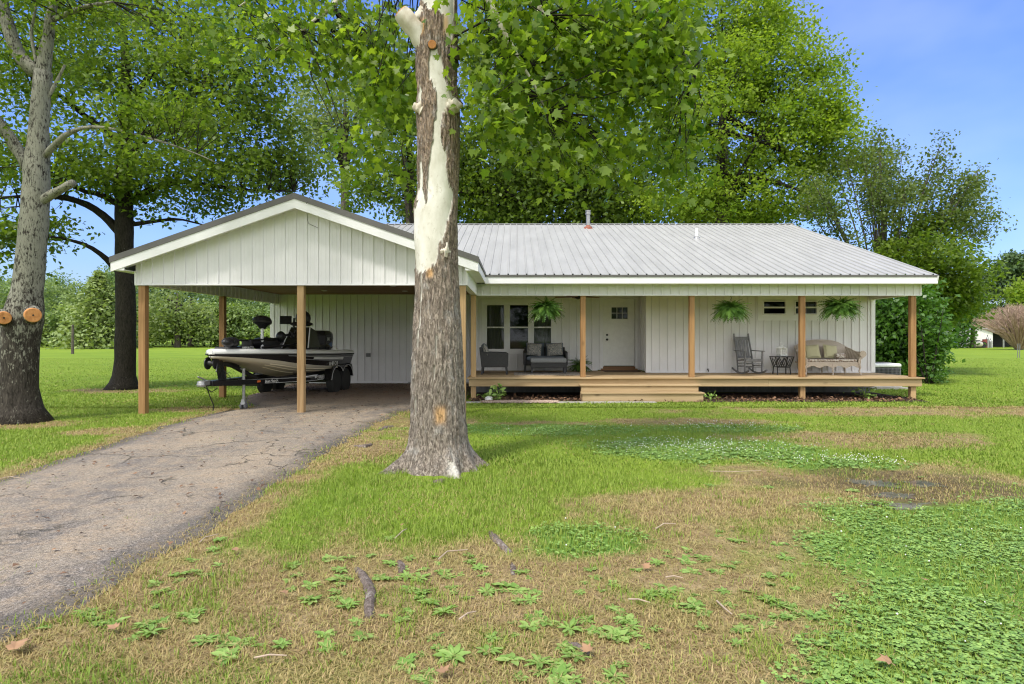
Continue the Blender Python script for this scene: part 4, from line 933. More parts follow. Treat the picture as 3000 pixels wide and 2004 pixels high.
def masks(x, y):
    n1 = fbm(x*1.5, y*1.5, 21); n2 = fbm(x*.6, y*.6, 33); n3 = fbm(x*4, y*4, 41, 3)
    dry = (1-smooth(.15, .75, (x-xr_drive(y)+.05)/(.7+.5*n2)))*(x > xr_drive(y)-.3)*(y < 13.5)
    fg = (1-smooth(4.3, 5.6, y-.35*x*0+1.8*(n1-.5)+.12*np.abs(x)))*(x > -2.8)*(x < 6)
    dry = np.maximum(dry, .97*fg)
    for e in ((2.1, 5.75, 1.7, 1.15), (1.6, 4.4, 1.6, 1.1), (2.9, 8.2, .9, .35), (4.1, 6.9, 1.9, 1.3), (5.4, 9.6, 2.2, .9), (9.5, 13.2, 6, .9), (12, 10.5, 2.5, .6), (3.4, 11.6, 1.8, .5), (-1.6, 10.8, .9, 1.4), (.6, 11.3, 1.0, .35), (-2.1, 8.6, .6, 1.2), (-9.3, 11.2, 1.3, .6), (-7.0, 10.5, .9, .5), (-11.8, 18.3, 1.7, 1.0), (-6.6, 13.6, 1.5, .7)):
        dry = np.maximum(dry, .92*el(x, y, *e, n1, .7))
    ls = xl_drive(y)-x
    dry = np.maximum(dry, (1-smooth(.1, .5, ls))*(ls > -.2)*.8*(y < 14))
    clo = np.maximum.reduce([el(x, y, .55, 4.78, .5, .42, n3, .5), el(x, y, 2.6, 8.7, 1.8, .95, n1, .6), el(x, y, 3.7, 10.7, 1.2, .5, n1, .6), el(x, y, .2, 10.6, 1.9, .6, n1, .7), el(x, y, 4.1, 7.7, .9, .4, n1, .5)])
    edge = np.interp(y, [2.2, 3.2, 4.4, 5.6, 6.2], [1.25, 1.6, 2.1, 2.55, 3.4])
    clo = np.maximum(clo, smooth(-.3, .35, x-edge+1.7*(n1-.5))*(1-smooth(5.6, 6.4, y+1.2*(n1-.5)-.25*np.maximum(0, x-4.2))))
    clo = np.maximum(clo, .0)
    wet = el(x, y, 4.2, 6.65, 1.25, .75, n1, .8)
    clo = clo*(1-wet*.9)
    dry = np.clip(dry*(1-clo*.95), 0, 1); dry = np.clip(dry*(.55+.75*smooth(.3, .6, n3*.5+n1*.5)), 0, 1)
    return dry, np.clip(clo, 0, 1), wet
gx = np.concatenate([[-900, -400, -200, -110, -70, -45, -32, -24, -19], np.arange(-16, 16.01, .13), [19, 24, 32, 45, 70, 110, 200, 400, 900]])
gy = np.concatenate([[-200, -60, -20, -6, 0], np.arange(1.6, 22.01, .11), [24, 27, 31, 36, 44, 55, 70, 90, 120, 170, 300, 600, 1200]])
GX, GY = np.meshgrid(gx, gy); gxx, gyy = GX.ravel(), GY.ravel()
near = ((np.abs(gxx) < 16) & (gyy < 22))
gz_ = np.where(near, .03*(fbm(gxx*.5, gyy*.5, 77)-.5)+.018*(fbm(gxx*2, gyy*2, 78)-.5), 0)
dd = np.minimum(gxx-xl_drive(gyy), xr_drive(gyy)-gxx); gz_ = gz_*smooth(-.1, -.6, dd)-.012*smooth(-.25, .1, dd)
wetg = el(gxx, gyy, 4.1, 6.6, 1.0, .6, .5, 0); gz_ = gz_*(1-.6*wetg)-.007*wetg
dry_, clo_, wet_ = masks(gxx, gyy); nx, ny = len(gx), len(gy)
I = (np.arange(ny-1)[:, None]*nx+np.arange(nx-1)[None]).ravel(); GF = np.stack([I, I+1, I+nx+1, I+nx], 1)
n = NT('lawn'); v = n.coord(); dr = n.attr('dry'); cl = n.attr('clover'); wt = n.attr('wet')
a = n.noise(v, .35, 5, .6); b = n.noise(v, 7, 6, .7); c = n.noise(n.coord((1, .35, 1)), 60, 3, .6); far = n.noise(n.coord((.5, 1, 1)), .09, 4, .6)
gcol = n.mix(n.ramp(a, [(.3, 0.), (.7, 1.)]), (.165, .275, .022), (.28, .39, .033)); gcol = n.mix(n.ramp(far, [(.42, 0.), (.62, .55)]), gcol, (.32, .42, .045))
gcol = n.mix(n.math('MULTIPLY', b, .45), gcol, (.14, .21, .02)); gcol = n.mix(n.ramp(c, [(.35, .5), (.65, 0.)]), gcol, (.12, .17, .02))
dcol = n.mix(n.ramp(b, [(.35, 0.), (.65, 1.)]), (.22, .15, .07), (.42, .32, .17)); dcol = n.mix(n.ramp(c, [(.3, .6), (.6, 0.)]), dcol, (.16, .11, .05))
ccol = n.mix(b, (.1, .2, .03), (.18, .31, .06))
col = n.mix(dr, gcol, dcol); col = n.mix(cl, col, ccol); col = n.mix(n.math('MULTIPLY', wt, .7), col, (.07, .055, .03))
n.base(col, .95, 0, .15); n.bump(n.math('ADD', b, c), .8, .04); M['lawn'] = n.m
o = np_obj('ground', np.stack([gxx, gyy, gz_], 1), GF, M['lawn'], None, {'dry': dry_, 'clover': clo_, 'wet': wet_}, True); tag(o, 'wide mown lawn and field running to the woods', 'ground', kind='structure')
# driveway
n = NT('asphalt'); v = n.coord(); a = n.noise(v, .9, 5, .62); b = n.noise(v, 5, 5, .7); sp = n.voro(v, 55); sp2 = n.noise(v, 130, 2, .5)
col = n.mix(n.ramp(a, [(.33, 0.), (.66, 1.)]), (.19, .165, .135), (.36, .29, .205)); big = n.noise(n.coord((1.6, .55, 1)), .8, 5, .65); col = n.mix(n.ramp(big, [(.38, .75), (.5, 0.)]), col, (.11, .1, .095)); col = n.mix(n.ramp(big, [(.54, 0.), (.68, .7)]), col, (.42, .32, .21))
col = n.mix(n.ramp(b, [(.46, 0.), (.66, .75)]), col, (.38, .28, .18))
vn_ = n.node('ShaderNodeTexVoronoi'); n.link(v, vn_.inputs[0]); vn_.inputs['Scale'].default_value = 75; peb = n.ramp(vn_.outputs['Color'], [(.25, 0.), (.95, 1.)])
col = n.mix(n.ramp(peb, [(.62, 0.), (.95, .55)]), col, (.5, .43, .36)); col = n.mix(n.ramp(peb, [(.1, .45), (.34, 0.)]), col, (.06, .053, .048)); col = n.mix(n.ramp(sp2, [(.52, 0.), (.62, .5)]), col, (.46, .4, .34)); col = n.mix(n.ramp(sp2, [(.34, .5), (.44, 0.)]), col, (.05, .045, .042))
dv = n.node('ShaderNodeVectorMath'); dv.operation = 'ADD'; nv = n.node('ShaderNodeTexNoise'); n.link(v, nv.inputs[0]); nv.inputs['Scale'].default_value = 1.6; nv.inputs['Detail'].default_value = 6; n.link(v, dv.inputs[0]); n.link(nv.outputs[1], dv.inputs[1])
cr = n.voro(dv.outputs[0], .8, 'DISTANCE_TO_EDGE'); crm = n.ramp(cr, [(.003, 1.), (.015, 0.)]); gate = n.ramp(n.noise(v, .8, 2), [(.46, 0.), (.56, 1.)]); crm = n.math('MULTIPLY', crm, gate)
col = n.mix(n.math('MULTIPLY', crm, .8), col, (.06, .055, .04))
ed = n.attr('edge'); col = n.mix(n.math('MULTIPLY', ed, .65), col, (.06, .057, .057))
fl = n.attr('floor'); col = n.mix(n.math('MULTIPLY', fl, n.ramp(b, [(.3, .35), (.7, .95)])), col, (.21, .145, .1))
n.base(col, .9, 0, .2); n.bump(n.math('SUBTRACT', n.math('MULTIPLY', sp2, .6), n.math('MULTIPLY', crm, 1.5)), .7, .02); M['asphalt'] = n.m
dys = np.concatenate([[-60, -30, -12, -4, 0, 1], np.arange(2, 19.96, .07)]); nu = 44; U = np.linspace(0, 1, nu)
xl, xr = xl_drive(dys), xr_drive(dys); DX = xl[:, None]+(xr-xl)[:, None]*U[None]; DY = np.repeat(dys[:, None], nu, 1)
dx_, dy_ = DX.ravel(), DY.ravel(); em = np.minimum(dx_-xl_drive(dy_), xr_drive(dy_)-dx_)
dz_ = -.006+.036*smooth(0, .4, em)+.05*smooth(12, 16, dy_)*smooth(0, .5, em)+.012*(fbm(dx_*.7, dy_*.7, 55)-.5)
I = (np.arange(len(dys)-1)[:, None]*nu+np.arange(nu-1)[None]).ravel()
o = np_obj('driveway', np.stack([dx_, dy_, dz_], 1), np.stack([I, I+1, I+nu+1, I+nu], 1), M['asphalt'], None, {'edge': (1-smooth(.05, .4, em+.35*(fbm(dx_*2, dy_*2, 61)-.5)))*(dy_ < 15), 'floor': smooth(13.5, 16.5, dy_+2*(fbm(dx_, dy_, 62)-.5))}, True)
tag(o, 'cracked asphalt driveway leading into the carport', 'driveway', kind='structure')
# bed, gravel and kerb in front of the deck
m = MB(); n_ = 40; vs = []
for i in range(n_+1):
    x = -1.1+11.3*i/n_; vs += [(x, 15.0+.25*vn(x*1.3, 1, 9)-.1, .012), (x, 17.5, .02)]
m.add(vs, [(2*i, 2*i+2, 2*i+3, 2*i+1) for i in range(n_)]); o = m.build('mulch_ground', M['mulch']); tag(o, 'bare dark mulch under the porch deck', 'mulch', kind='structure')
m = MB(); m.box(-2.4, 3.4, 14.78, 14.98, -.04, .03); o = m.build('concrete_edging', M['concrete'], bevel=.01); tag(o, 'low concrete edging strip along bed before deck', 'edging')
g = np.random.default_rng(4)
def pebbles(name, n_, fx, mat, s0, s1, z=.01):
    p = np.array([[.5, 0, 0], [0, .5, 0], [-.5, 0, 0], [0, -.5, 0], [.12, .1, .4], [0, 0, -.2]]); f = np.array([[0, 1, 4], [1, 2, 4], [2, 3, 4], [3, 0, 4]])
    c = fx(n_); Fr = frames(n_, 2.5, g); V, Fc = scatter((p, f), np.c_[c, np.full(n_, z)], Fr, g.uniform(s0, s1, n_)); return np_obj(name, V, Fc, mat, None, {'rnd': np.repeat(g.uniform(0, 1, n_), 6)})
n = NT('pea_gravel'); n.base(n.mix(n.attr('rnd'), (.26, .17, .12), (.55, .44, .36)), .8); M['gravel'] = n.m
o = pebbles('gravel', 5200, lambda k: np.c_[-.85+1.9*g.beta(1.6, 1.6, k), 14.62+.55*g.beta(2, 2, k)], M['gravel'], .02, .05, .035); tag(o, 'heap of reddish pea gravel before the left end of the deck', 'gravel', kind='stuff')
n = NT('leaf_litter'); n.base(n.mix(n.attr('rnd'), (.05, .03, .02), (.26, .14, .075)), .9); M['litter'] = n.m
V, Fc = scatter(RH, np.c_[g.uniform(-1.1, 10.1, 3600), g.uniform(15.0, 16.4, 3600), g.uniform(.015, .06, 3600)], frames(3600, 1.2, g), g.uniform(.03, .1, 3600))
o = np_obj('leaf_litter', V, Fc, M['litter'], None, {'rnd': np.repeat(g.uniform(0, 1, 3600), 4)}); tag(o, 'dead leaves scattered on mulch under the deck edge', 'leaf litter', kind='stuff')
cx_, cy_ = np.r_[g.uniform(-7.2, -1.3, 2600), g.uniform(-6.4, -2.5, 500)], np.r_[20-g.gamma(1.6, 1.1, 2600), g.uniform(3, 14, 500)]; k = on_drive(cx_, cy_)
V, Fc = scatter(RH, np.c_[cx_[k], cy_[k], np.where(cy_[k] > 14.5, .095, .05)], frames(int(k.sum()), 2.5, g), g.uniform(.02, .065, int(k.sum())))
o = np_obj('leaf_debris', V, Fc, M['litter'], None, {'rnd': np.repeat(g.uniform(0, 1, int(k.sum())), 4)}); tag(o, 'dry leaf debris on the carport floor', 'leaf debris', kind='stuff')
# grass
PUD = [(2690, 1482, .34, .16), (2622, 1450, .26, .13), (2560, 1415, .26, .18), (2710, 1416, .2, .12)]
def in_puddle(x, y):
    r = np.zeros(len(x), bool)
    for px, py, rx, ry in PUD:
        X, Y, _ = at(px, py, 2880./(py-CY)); r |= ((x-X)/rx)**2+((y-Y)/ry)**2 < .8
    return r
def blades(name, N, ylo, yhi, hh, ww, seed, label, ykeep=None, power=1.):
    g = np.random.default_rng(seed)
    y = ylo+(yhi-ylo)*g.uniform(0, 1, N*2)**power; hw = y*.86+.6; x = g.uniform(-1, 1, N*2)*hw-.05*y*.1
    dr, cl, wt = masks(x, y)
    keep = ~on_drive(x, y) | ((np.minimum(x-xl_drive(y), xr_drive(y)-x) < .22) & (g.uniform(0, 1, N*2) < .4)) | ((g.uniform(0, 1, N*2) < .14) & (fbm(x*1.5, y*1.5, 91) > .63) & (y < 12))
    keep &= ~((y > 14.95) & (x > -1.3) & (x < 10.4) & ((y < 17.7)) & (g.uniform(0, 1, N*2) > np.clip((15.35-y)*1.6, 0, .8)))
    keep &= ~((x > -1.2) & (x < 10.5) & (y > 17.5)); keep &= ~((x > -1.2) & (x < 1.1) & (y > 14.6) & (g.uniform(0, 1, N*2) < .75))
    keep &= g.uniform(0, 1, N*2) < (1-.3*cl)*(1-.35*wt)
    keep &= ~(in_puddle(x, y) & (g.uniform(0, 1, N*2) < .9))
    keep &= ((x+.9)**2+(y-7.25)**2 > .36**2)
    x, y, dr, cl, wt = (q[keep][:N] for q in (x, y, dr, cl, wt)); n_ = len(x)
    tf = fbm(x*3.2, y*3.2, 97, 3); dryb = g.uniform(0, 1, n_) < np.clip(dr*(1.3-.85*smooth(.5, .68, tf))+.07+.3*smooth(.55, .75, fbm(x*.9, y*.9, 99)), 0, .97)
    lush = np.exp(-((x+.4)/1.9)**2-((y-6.6)/1.9)**2)
    h = hh*g.uniform(.5, 1.25, n_)*np.where(dryb, .62, .85)*(1+.35*lush)*(.75+.6*fbm(x*2.5, y*2.5, 93)); w = ww*g.uniform(.7, 1.3, n_)
    az = g.uniform(0, 2*np.pi, n_); lean = np.where(dryb, g.uniform(.5, 1.6, n_), g.uniform(.15, .95, n_))
    d = np.stack([np.cos(az), np.sin(az), 0*az], 1); s_ = np.stack([-np.sin(az), np.cos(az), 0*az], 1)*(w/2)[:, None]
    b0 = np.stack([x, y, np.full(n_, -.012)], 1)
    m1 = b0+d*(h*lean*.35)[:, None]+np.array([0, 0, 1])*(h*.62)[:, None]; t1 = b0+d*(h*lean)[:, None]+np.array([0, 0, 1])*(h*np.clip(1.05-.3*lean, .3, 1))[:, None]
    V = np.stack([b0-s_, b0+s_, m1+s_*.8, m1-s_*.8, t1+s_*.15, t1-s_*.15], 1).reshape(-1, 3); k = (np.arange(n_)*6)[:, None]
    Fc = np.concatenate([k+np.array([[0, 1, 2, 3]]), k+np.array([[3, 2, 4, 5]])])
    rn = np.clip(g.uniform(0, 1, n_)*.6+.55*(fbm(x*.5, y*.5, 95)-.2), 0, 1)
    o = np_obj(name, V, Fc, M['blade'], None, {'rnd': np.repeat(rn, 6), 'dry': np.repeat(np.where(dryb, g.uniform(.6, 1, n_), g.uniform(0, .12, n_)), 6), 'wet': np.repeat(wt*.0, 6)}); tag(o, label, 'grass', kind='stuff')
n = NT('grass_blade'); r = n.attr('rnd'); dr = n.attr('dry'); gc = n.mix(r, (.13, .235, .024), (.33, .43, .065)); dc = n.mix(r, (.33, .22, .09), (.6, .46, .24)); c = n.mix(dr, gc, dc)
n.base(c, .6, 0, .25); tr = n.node('ShaderNodeBsdfTranslucent'); n.link(c, tr.inputs[0]); mx = n.node('ShaderNodeMixShader'); mx.inputs[0].default_value = .3; n.link(n.b.outputs[0], mx.inputs[1]); n.link(tr.outputs[0], mx.inputs[2]); n.link(mx.outputs[0], n.out.inputs[0]); M['blade'] = n.m
blades('grass', 150000, 2.2, 7.5, .062, .0055, 1, 'green and straw grass blades of the near lawn', power=1.25)
blades('grass', 120000, 7.5, 14, .058, .010, 2, 'grass blades of lawn around trees and driveway')
blades('grass', 130000, 13.8, 46, .062, .021, 3, 'grass blades of the lawn beside the house', power=2.1)
# clover and its flowers
def clover(N, ylo, yhi, s0, s1, seed):
    g = np.random.default_rng(seed); y = ylo+(yhi-ylo)*g.uniform(0, 1, N)**1.2; x = g.uniform(-1, 1, N)*(y*.86+.5); dr, cl, wt = masks(x, y)
    k = (g.uniform(0, 1, N) < cl*(.16+.84*smooth(.36, .62, fbm(x*1.7, y*1.7, 98)))) & ~on_drive(x, y); x, y = x[k], y[k]; n_ = len(x); z = g.uniform(.008, .036, n_); az = g.uniform(0, 6.28, n_); s = g.uniform(s0, s1, n_)
    V = []; 
    hx = np.array([[0, 0, 0], [.45, .35, .06], [.5, .75, .02], [0, .92, -.02], [-.5, .75, .02], [-.45, .35, .06]])
    Vs = []; rn = g.uniform(0, 1, n_)
    for q in range(3):
        a = az+q*2.094; ca, sa = np.cos(a), np.sin(a); tx = g.uniform(-.35, .35, (n_, 1))
        P3 = np.stack([ca[:, None]*hx[None, :, 0]-sa[:, None]*hx[None, :, 1], sa[:, None]*hx[None, :, 0]+ca[:, None]*hx[None, :, 1], hx[None, :, 2]+tx*hx[None, :, 1]], 2)*s[:, None, None]+np.stack([x, y, z], 1)[:, None, :]
        Vs.append(P3.reshape(-1, 3))
    V = np.concatenate(Vs); k = (np.arange(3*n_)*6)[:, None]; return V, k+np.arange(6)[None], np.tile(np.repeat(rn, 6), 3), x, y
n = NT('clover_leaf'); n.base(n.mix(n.attr('rnd'), (.125, .235, .045), (.28, .42, .1)), .55, 0, .3); M['clover'] = n.m
for args, nm in (((60000, 2.2, 6.6, .013, .022, 1), 'dense clover patch spreading over the near right lawn'), ((60000, 6.6, 12, .02, .032, 2), 'clover drifts in the middle of the lawn')):
    V, Fc, rn, _, _ = clover(*args); o = np_obj('clover', V, Fc, M['clover'], None, {'rnd': rn}); tag(o, nm, 'clover', kind='stuff')
g = np.random.default_rng(8); N = 2300; x = np.r_[g.normal(2.5, .75, N//3), g.normal(4.5, .5, N//6), g.normal(3.6, .6, N//6), g.uniform(-.5, 5.5, N//3)]; y = np.r_[g.normal(8.7, .4, N//3), g.normal(7.75, .18, N//6), g.normal(10.7, .3, N//6), g.uniform(3, 10.5, N//3)]
dr, cl, wt = masks(x, y); k = (cl > .4) & (g.uniform(0, 1, len(x)) < np.where(y > 6.8, .5, .2)); x, y = x[k], y[k]; n_ = len(x)
oc = np.array([[1, 0, 0], [0, 1, 0], [-1, 0, 0], [0, -1, 0], [0, 0, 1], [0, 0, -1]])*.5; of = np.array([[0, 1, 4], [1, 2, 4], [2, 3, 4], [3, 0, 4], [1, 0, 5], [2, 1, 5], [3, 2, 5], [0, 3, 5]])
V, Fc = scatter((oc, of), np.stack([x, y, g.uniform(.06, .1, n_)], 1), frames(n_, 1, g), g.uniform(.009, .017, n_)); o = np_obj('clover_flowers', V, Fc, M['white']); tag(o, 'small white clover blossoms dotted through lawn', 'clover flowers', kind='stuff')
# puddles
M['puddle'] = simple('puddle_water', (.13, .12, .105), .05, 0, .4, 9, spec=1.)
for px, py, rx, ry in PUD or ((2690, 1482, .26, .13), (2622, 1447, .24, .13), (2565, 1413, .22, .15), (2705, 1418, .16, .1)):
    X, Y, _ = at(px, py, 2880./(py-CY)); m = MB(); pts = []
    for k in range(72):
        a = k*math.pi/36; q = 1+.8*(mnoise.noise((math.cos(a)*1.3+px, math.sin(a)*1.3, py*.1)))+.6*mnoise.noise((math.cos(a)*3.3+px, math.sin(a)*3.3, 0))+.3*mnoise.noise((math.cos(a)*8+px, math.sin(a)*8, 0)); pts.append((X+rx*q*math.cos(a), Y+ry*q*math.sin(a), -.004))
    m.add(pts, [tuple(range(72))]); o = m.build('puddle', M['puddle']); tag(o, 'shallow puddle in the wet brown grass', 'puddle', kind='structure')
# ------------------------------------------------------------------ foliage helpers
def crown(ells, seed, shell=.35, flat=.75):
    g = np.random.default_rng(seed); out = []
    for px, py, Y, rx, ry, rY, n_ in ells:
        c = np.array(at(px, py, Y)); r = np.array([rx*Y/F, rY, ry*Y/F])
        d = g.normal(size=(n_, 3)); d /= np.linalg.norm(d, axis=1)[:, None]
        q = (shell+(1-shell)*g.uniform(0, 1, n_)**.55)[:, None]
        lump = np.array([.82+.5*mnoise.noise(Vector(k*1.7)+Vector((seed, px*.01, 3))) for k in d])[:, None]
        out.append(c+d*q*r*lump)
    return np.concatenate(out)
def leafobj(name, centers, rc, per, size, mat, parent, seed, tm=RH, up=.35, droop=.3, flat=.55, org=(0, 0, 0), cvar=.45):
    g = np.random.default_rng(seed); n_ = len(centers); rcs = rc*g.uniform(.6, 1.35, n_)
    C = np.repeat(centers, per, 0)+np.clip(g.normal(size=(n_*per, 3)), -1.7, 1.7)*np.repeat(rcs, per)[:, None]*np.array([.62, .62, .62*flat])
    k = g.uniform(0, 1, len(C)) < np.repeat(g.uniform(.55, 1, n_), per); C = C[k]; crn = np.repeat(g.uniform(0, 1, n_), per)[k]
    V, Fc = scatter(tm, C-np.array(org), frames(len(C), up, g, droop), g.uniform(size[0], size[1], len(C)))
    rn = np.clip(crn*cvar+g.uniform(0, 1, len(C))*(1-cvar), 0, 1); return np_obj(name, V, Fc, M[mat], parent, {'rnd': np.repeat(rn, len(tm[0]))})
def limbs_obj(name, limbs, twigs, mat, parent, org, seg=8, wob=.25):
    m = MB(); o = Vector(org)
    for pts, rads in limbs:
        if len(pts) > 2:   # resample
            P0 = np.array(pts); L = np.r_[0, np.cumsum(np.linalg.norm(np.diff(P0, axis=0), axis=1))]; q = np.linspace(0, L[-1], max(8, int(L[-1]/.25))); 
            pts2 = np.stack([np.interp(q, L, P0[:, i]) for i in range(3)], 1); k = np.ones(5)/5
            if len(pts2) > 8:
                pd = np.pad(pts2, ((2, 2), (0, 0)), 'edge'); p3 = np.stack([np.convolve(pd[:, i], k, 'valid') for i in range(3)], 1); p3[0] = pts2[0]; p3[-1] = pts2[-1]; pts2 = p3
            rads = np.interp(q, L, rads); pts = pts2
        m.tube([Vector(p)-o for p in pts], rads, seg, True, wob)
    for a, b, c, r in twigs: m.tube([Vector(a)-o, Vector(b)-o, Vector(c)-o], [r, r*.65, r*.25], 4, False)
    return m.build(name, M[mat], parent, smooth=True, ang=180)
def twigs_to(centers, limbs, seed, frac=1., r=.02, sag=-.1, rk=.01, mx=1.5):
    g = random.Random(seed); pts = np.concatenate([np.array([np.array(a)*(1-t)+np.array(b)*t for a, b in zip(l[0], l[0][1:]) for t in (0, .33, .66, 1)]) for l in limbs]); out = []
    for c in centers:
        if g.random() > frac: continue
        d = np.linalg.norm(pts-c, axis=1)+.6*np.maximum(0, pts[:, 2]-c[2]+.0)*0; i = int(np.argmin(d*np.array([1.])[0])); a = pts[i]
        if d[i] > mx: continue
        mid = (a+c)/2+np.array([g.gauss(0, .1), g.gauss(0, .1), sag*d[i]+.05]); out.append((a, mid, c, r+rk*d[i]))
    return out
# ------------------------------------------------------------------ the big sycamore
TY = 7.56
def zpy(py): return HC+(CY-py)*TY/F
SX = TY/F
tb = [(1410, 1284, 330), (1385, 1284, 240), (1360, 1284, 205), (1330, 1285, 182), (1300, 1285, 169), (1250, 1285, 157), (1200, 1284, 150), (1100, 1282, 145), (1000, 1281, 138), (900, 1281, 125), (850, 1281, 121), (780, 1279, 118), (700, 1275, 122), (620, 1275, 121), (560, 1282, 111), (480, 1284, 115), (400, 1285, 117), (330, 1284, 119), (250, 1280, 110), (180, 1279, 114), (110, 1280, 116), (60, 1284, 104), (0, 1286, 99), (-120, 1290, 96), (-300, 1300, 90)]
SB = ((1284-CX)*SX, TY, 0.)
SY_ = empty('sycamore_tree', SB, 0, 'tall sycamore with flaking brown bark peeling to white, in the middle of the front lawn', 'tree')
zk = np.array([zpy(t[0]) for t in tb]); ck = np.array([(t[1]-CX)*SX for t in tb]); rk_ = np.array([t[2]*.5*SX for t in tb])
na, nz = 150, 420
zz = np.concatenate([np.linspace(-.1, .5, 70), np.linspace(.51, 7.0, nz-70)]); th = np.linspace(0, 2*np.pi, na, endpoint=False)
ZZ, TH = np.meshgrid(zz, th, indexing='ij')
rr = np.interp(ZZ, zk, rk_); xc = np.interp(ZZ, zk, ck)
# root flare lobes
lob = 0
for a_, w_, s_ in ((.45, .2, .9), (1.15, .16, .5), (-.35, .3, .35), (-1.1, .22, 1.), (-1.75, .25, .6), (2.4, .3, .9), (-2.6, .3, .9), (.05, .12, .25), (1.8, .2, .7)):
    lob = lob+s_*np.exp(-((np.angle(np.exp(1j*(TH-a_))))/w_)**2)
bz = np.clip((.42-ZZ)/.42, 0, 1.2); base_r = np.interp(.42, zk, rk_)
rr = np.where(ZZ < .42, base_r*(1+.22*bz**1.5)+(.5*lob)*(bz**2.4)*.62, rr)
# u = sin(theta), theta 0 faces the camera (-Y)
pyg = CY-(ZZ-HC)*F/TY; u = np.sin(TH); front = np.cos(TH) > -.05
pxg = (xc+rr*u)/SX+CX
jit = 12*(fbm(TH*7, ZZ*1.6, 51)-.5)+9*(fbm(TH*22, ZZ*5, 52)-.5)
pyj = pyg+40*(fbm(TH*9, ZZ*1.2, 53)-.5)
iv1 = [(-60, 1238, 1325), (0, 1240, 1328), (40, 1252, 1329), (70, 1304, 1329), (125, 1309, 1329), (136, 1316, 1317), (150, 1278, 1279), (160, 1272, 1288), (185, 1266, 1294), (210, 1264, 1300), (250, 1265, 1308), (275, 1278, 1318), (300, 1287, 1336), (325, 1288, 1325), (345, 1286, 1311), (380, 1278, 1300), (430, 1276, 1302), (455, 1272, 1312), (480, 1268, 1315), (510, 1263, 1314), (540, 1261, 1317), (570, 1254, 1330), (600, 1229, 1328), (640, 1205, 1321), (680, 1205, 1311), (720, 1205, 1300), (740, 1210, 1291), (770, 1214, 1285), (795, 1222, 1268), (808, 1229, 1231), (830, 1230, 1230)]
iv2 = [(260, 1236, 1236), (285, 1230, 1246), (320, 1231, 1240), (345, 1238, 1238), (460, 1240, 1240), (500, 1235, 1246), (540, 1233, 1247), (575, 1224, 1250), (600, 1224, 1255)]
def inside(iv):
    y_, l_, r_ = (np.array(k) for k in zip(*iv)); L = np.interp(pyj, y_, l_); Rr = np.interp(pyj, y_, r_)
    return np.minimum(pxg+jit-L, Rr-pxg-jit)*((pyj > y_[0]) & (pyj < y_[-1]))-(~((pyj > y_[0]) & (pyj < y_[-1])))*9
sd = np.maximum(inside(iv1), inside(iv2))
brown = np.minimum(np.minimum(pxg+jit*.6-np.interp(pyg, [480, 560, 610], [1246, 1246, 1258]), np.interp(pyg, [480, 560, 610], [1262, 1262, 1259])-pxg-jit*.6), 610-pyg); sd = np.where((pyg > 480) & (pyg < 612), np.minimum(sd, -brown), sd)
peel = np.where(front, smooth(-.8, 1.2, sd), smooth(.02, .06, fbm(TH*2.3, ZZ*.7, 57)-.52-.25*(ZZ < 2.2)))
small = smooth(.0, .03, fbm(TH*5, ZZ*1.3, 71)-.735)*(ZZ > .45)*(ZZ < 2.6); peel = np.maximum(peel, small*.85)
tan = np.exp(-(((pxg-1298+jit)/17)**4+((pyg-1207)/26)**4)); tan = np.maximum(tan, np.exp(-(((pxg-1268+jit)/9)**4+((pyg-806)/14)**4))); tan = np.maximum(tan, np.exp(-(((pxg-1243+jit*.5)/10)**4+((pyg-98)/24)**4))); tan = np.maximum(tan, .8*np.exp(-(((pxg-1312+jit*.5)/8)**4+((pyg-95)/30)**4)))
rootw = np.exp(-((np.angle(np.exp(1j*(TH-.45))))/.1)**2)*(ZZ < .3)*smooth(.34, .2, ZZ); peel = np.maximum(peel, rootw*(fbm(TH*9, ZZ*9, 73) > .42)*.8)
rid = np.abs(fbm(TH*11+.6*fbm(TH*4, ZZ*3, 5), ZZ*2.6, 61, 4)-.5)*2; rid2 = fbm(TH*28, ZZ*9, 63, 3)
isb = np.clip(1-np.maximum(peel, tan), 0, 1)
rr = rr*(1+.02*(fbm(TH*1.6, ZZ*1.2, 66)-.5))+isb*(.004+.018*np.clip(.35-rid, -1, .35)/.35+.012*(rid2-.5))
VX = xc+rr*np.sin(TH)-SB[0]; VYy = -rr*np.cos(TH); I = (np.arange(nz-1)[:, None]*na+np.arange(na)[None]); J = (np.arange(nz-1)[:, None]*na+(np.arange(na)[None]+1) % na)
n = NT('bark_sycamore'); v = n.coord((1, 1, .28)); pe = n.attr('peel'); ta = n.attr('tan'); hb = n.noise(v, 30, 7, .72, 1.2); vo = n.ramp(n.noise(v, 48, 5, .7, .8), [(.36, 0.), (.52, .2)]); z3 = n.sep(n.coord())[2]
pl = n.noise(v, 62, 4, .6, .5); plate = n.ramp(pl, [(.42, 0.), (.6, 1.)])
upz = n.node('ShaderNodeMapRange'); n.link(z3, upz.inputs[0]); upz.inputs[1].default_value = 1.2; upz.inputs[2].default_value = 4.
bc = n.mix(upz.outputs[0], (.36, .31, .26), (.36, .26, .175)); bc = n.mix(n.ramp(hb, [(.36, 0.), (.56, 1.)]), (.12, .09, .07), bc); bc = n.mix(n.math('MULTIPLY', plate, .4), bc, (.47, .4, .33))
bc = n.mix(n.ramp(vo, [(0., .6), (.1, 0.)]), bc, (.08, .06, .045)); gry = n.noise(n.coord((1, 1, .6)), 5, 5, .7); bc = n.mix(n.ramp(gry, [(.54, 0.), (.66, .6)]), bc, (.46, .44, .41))
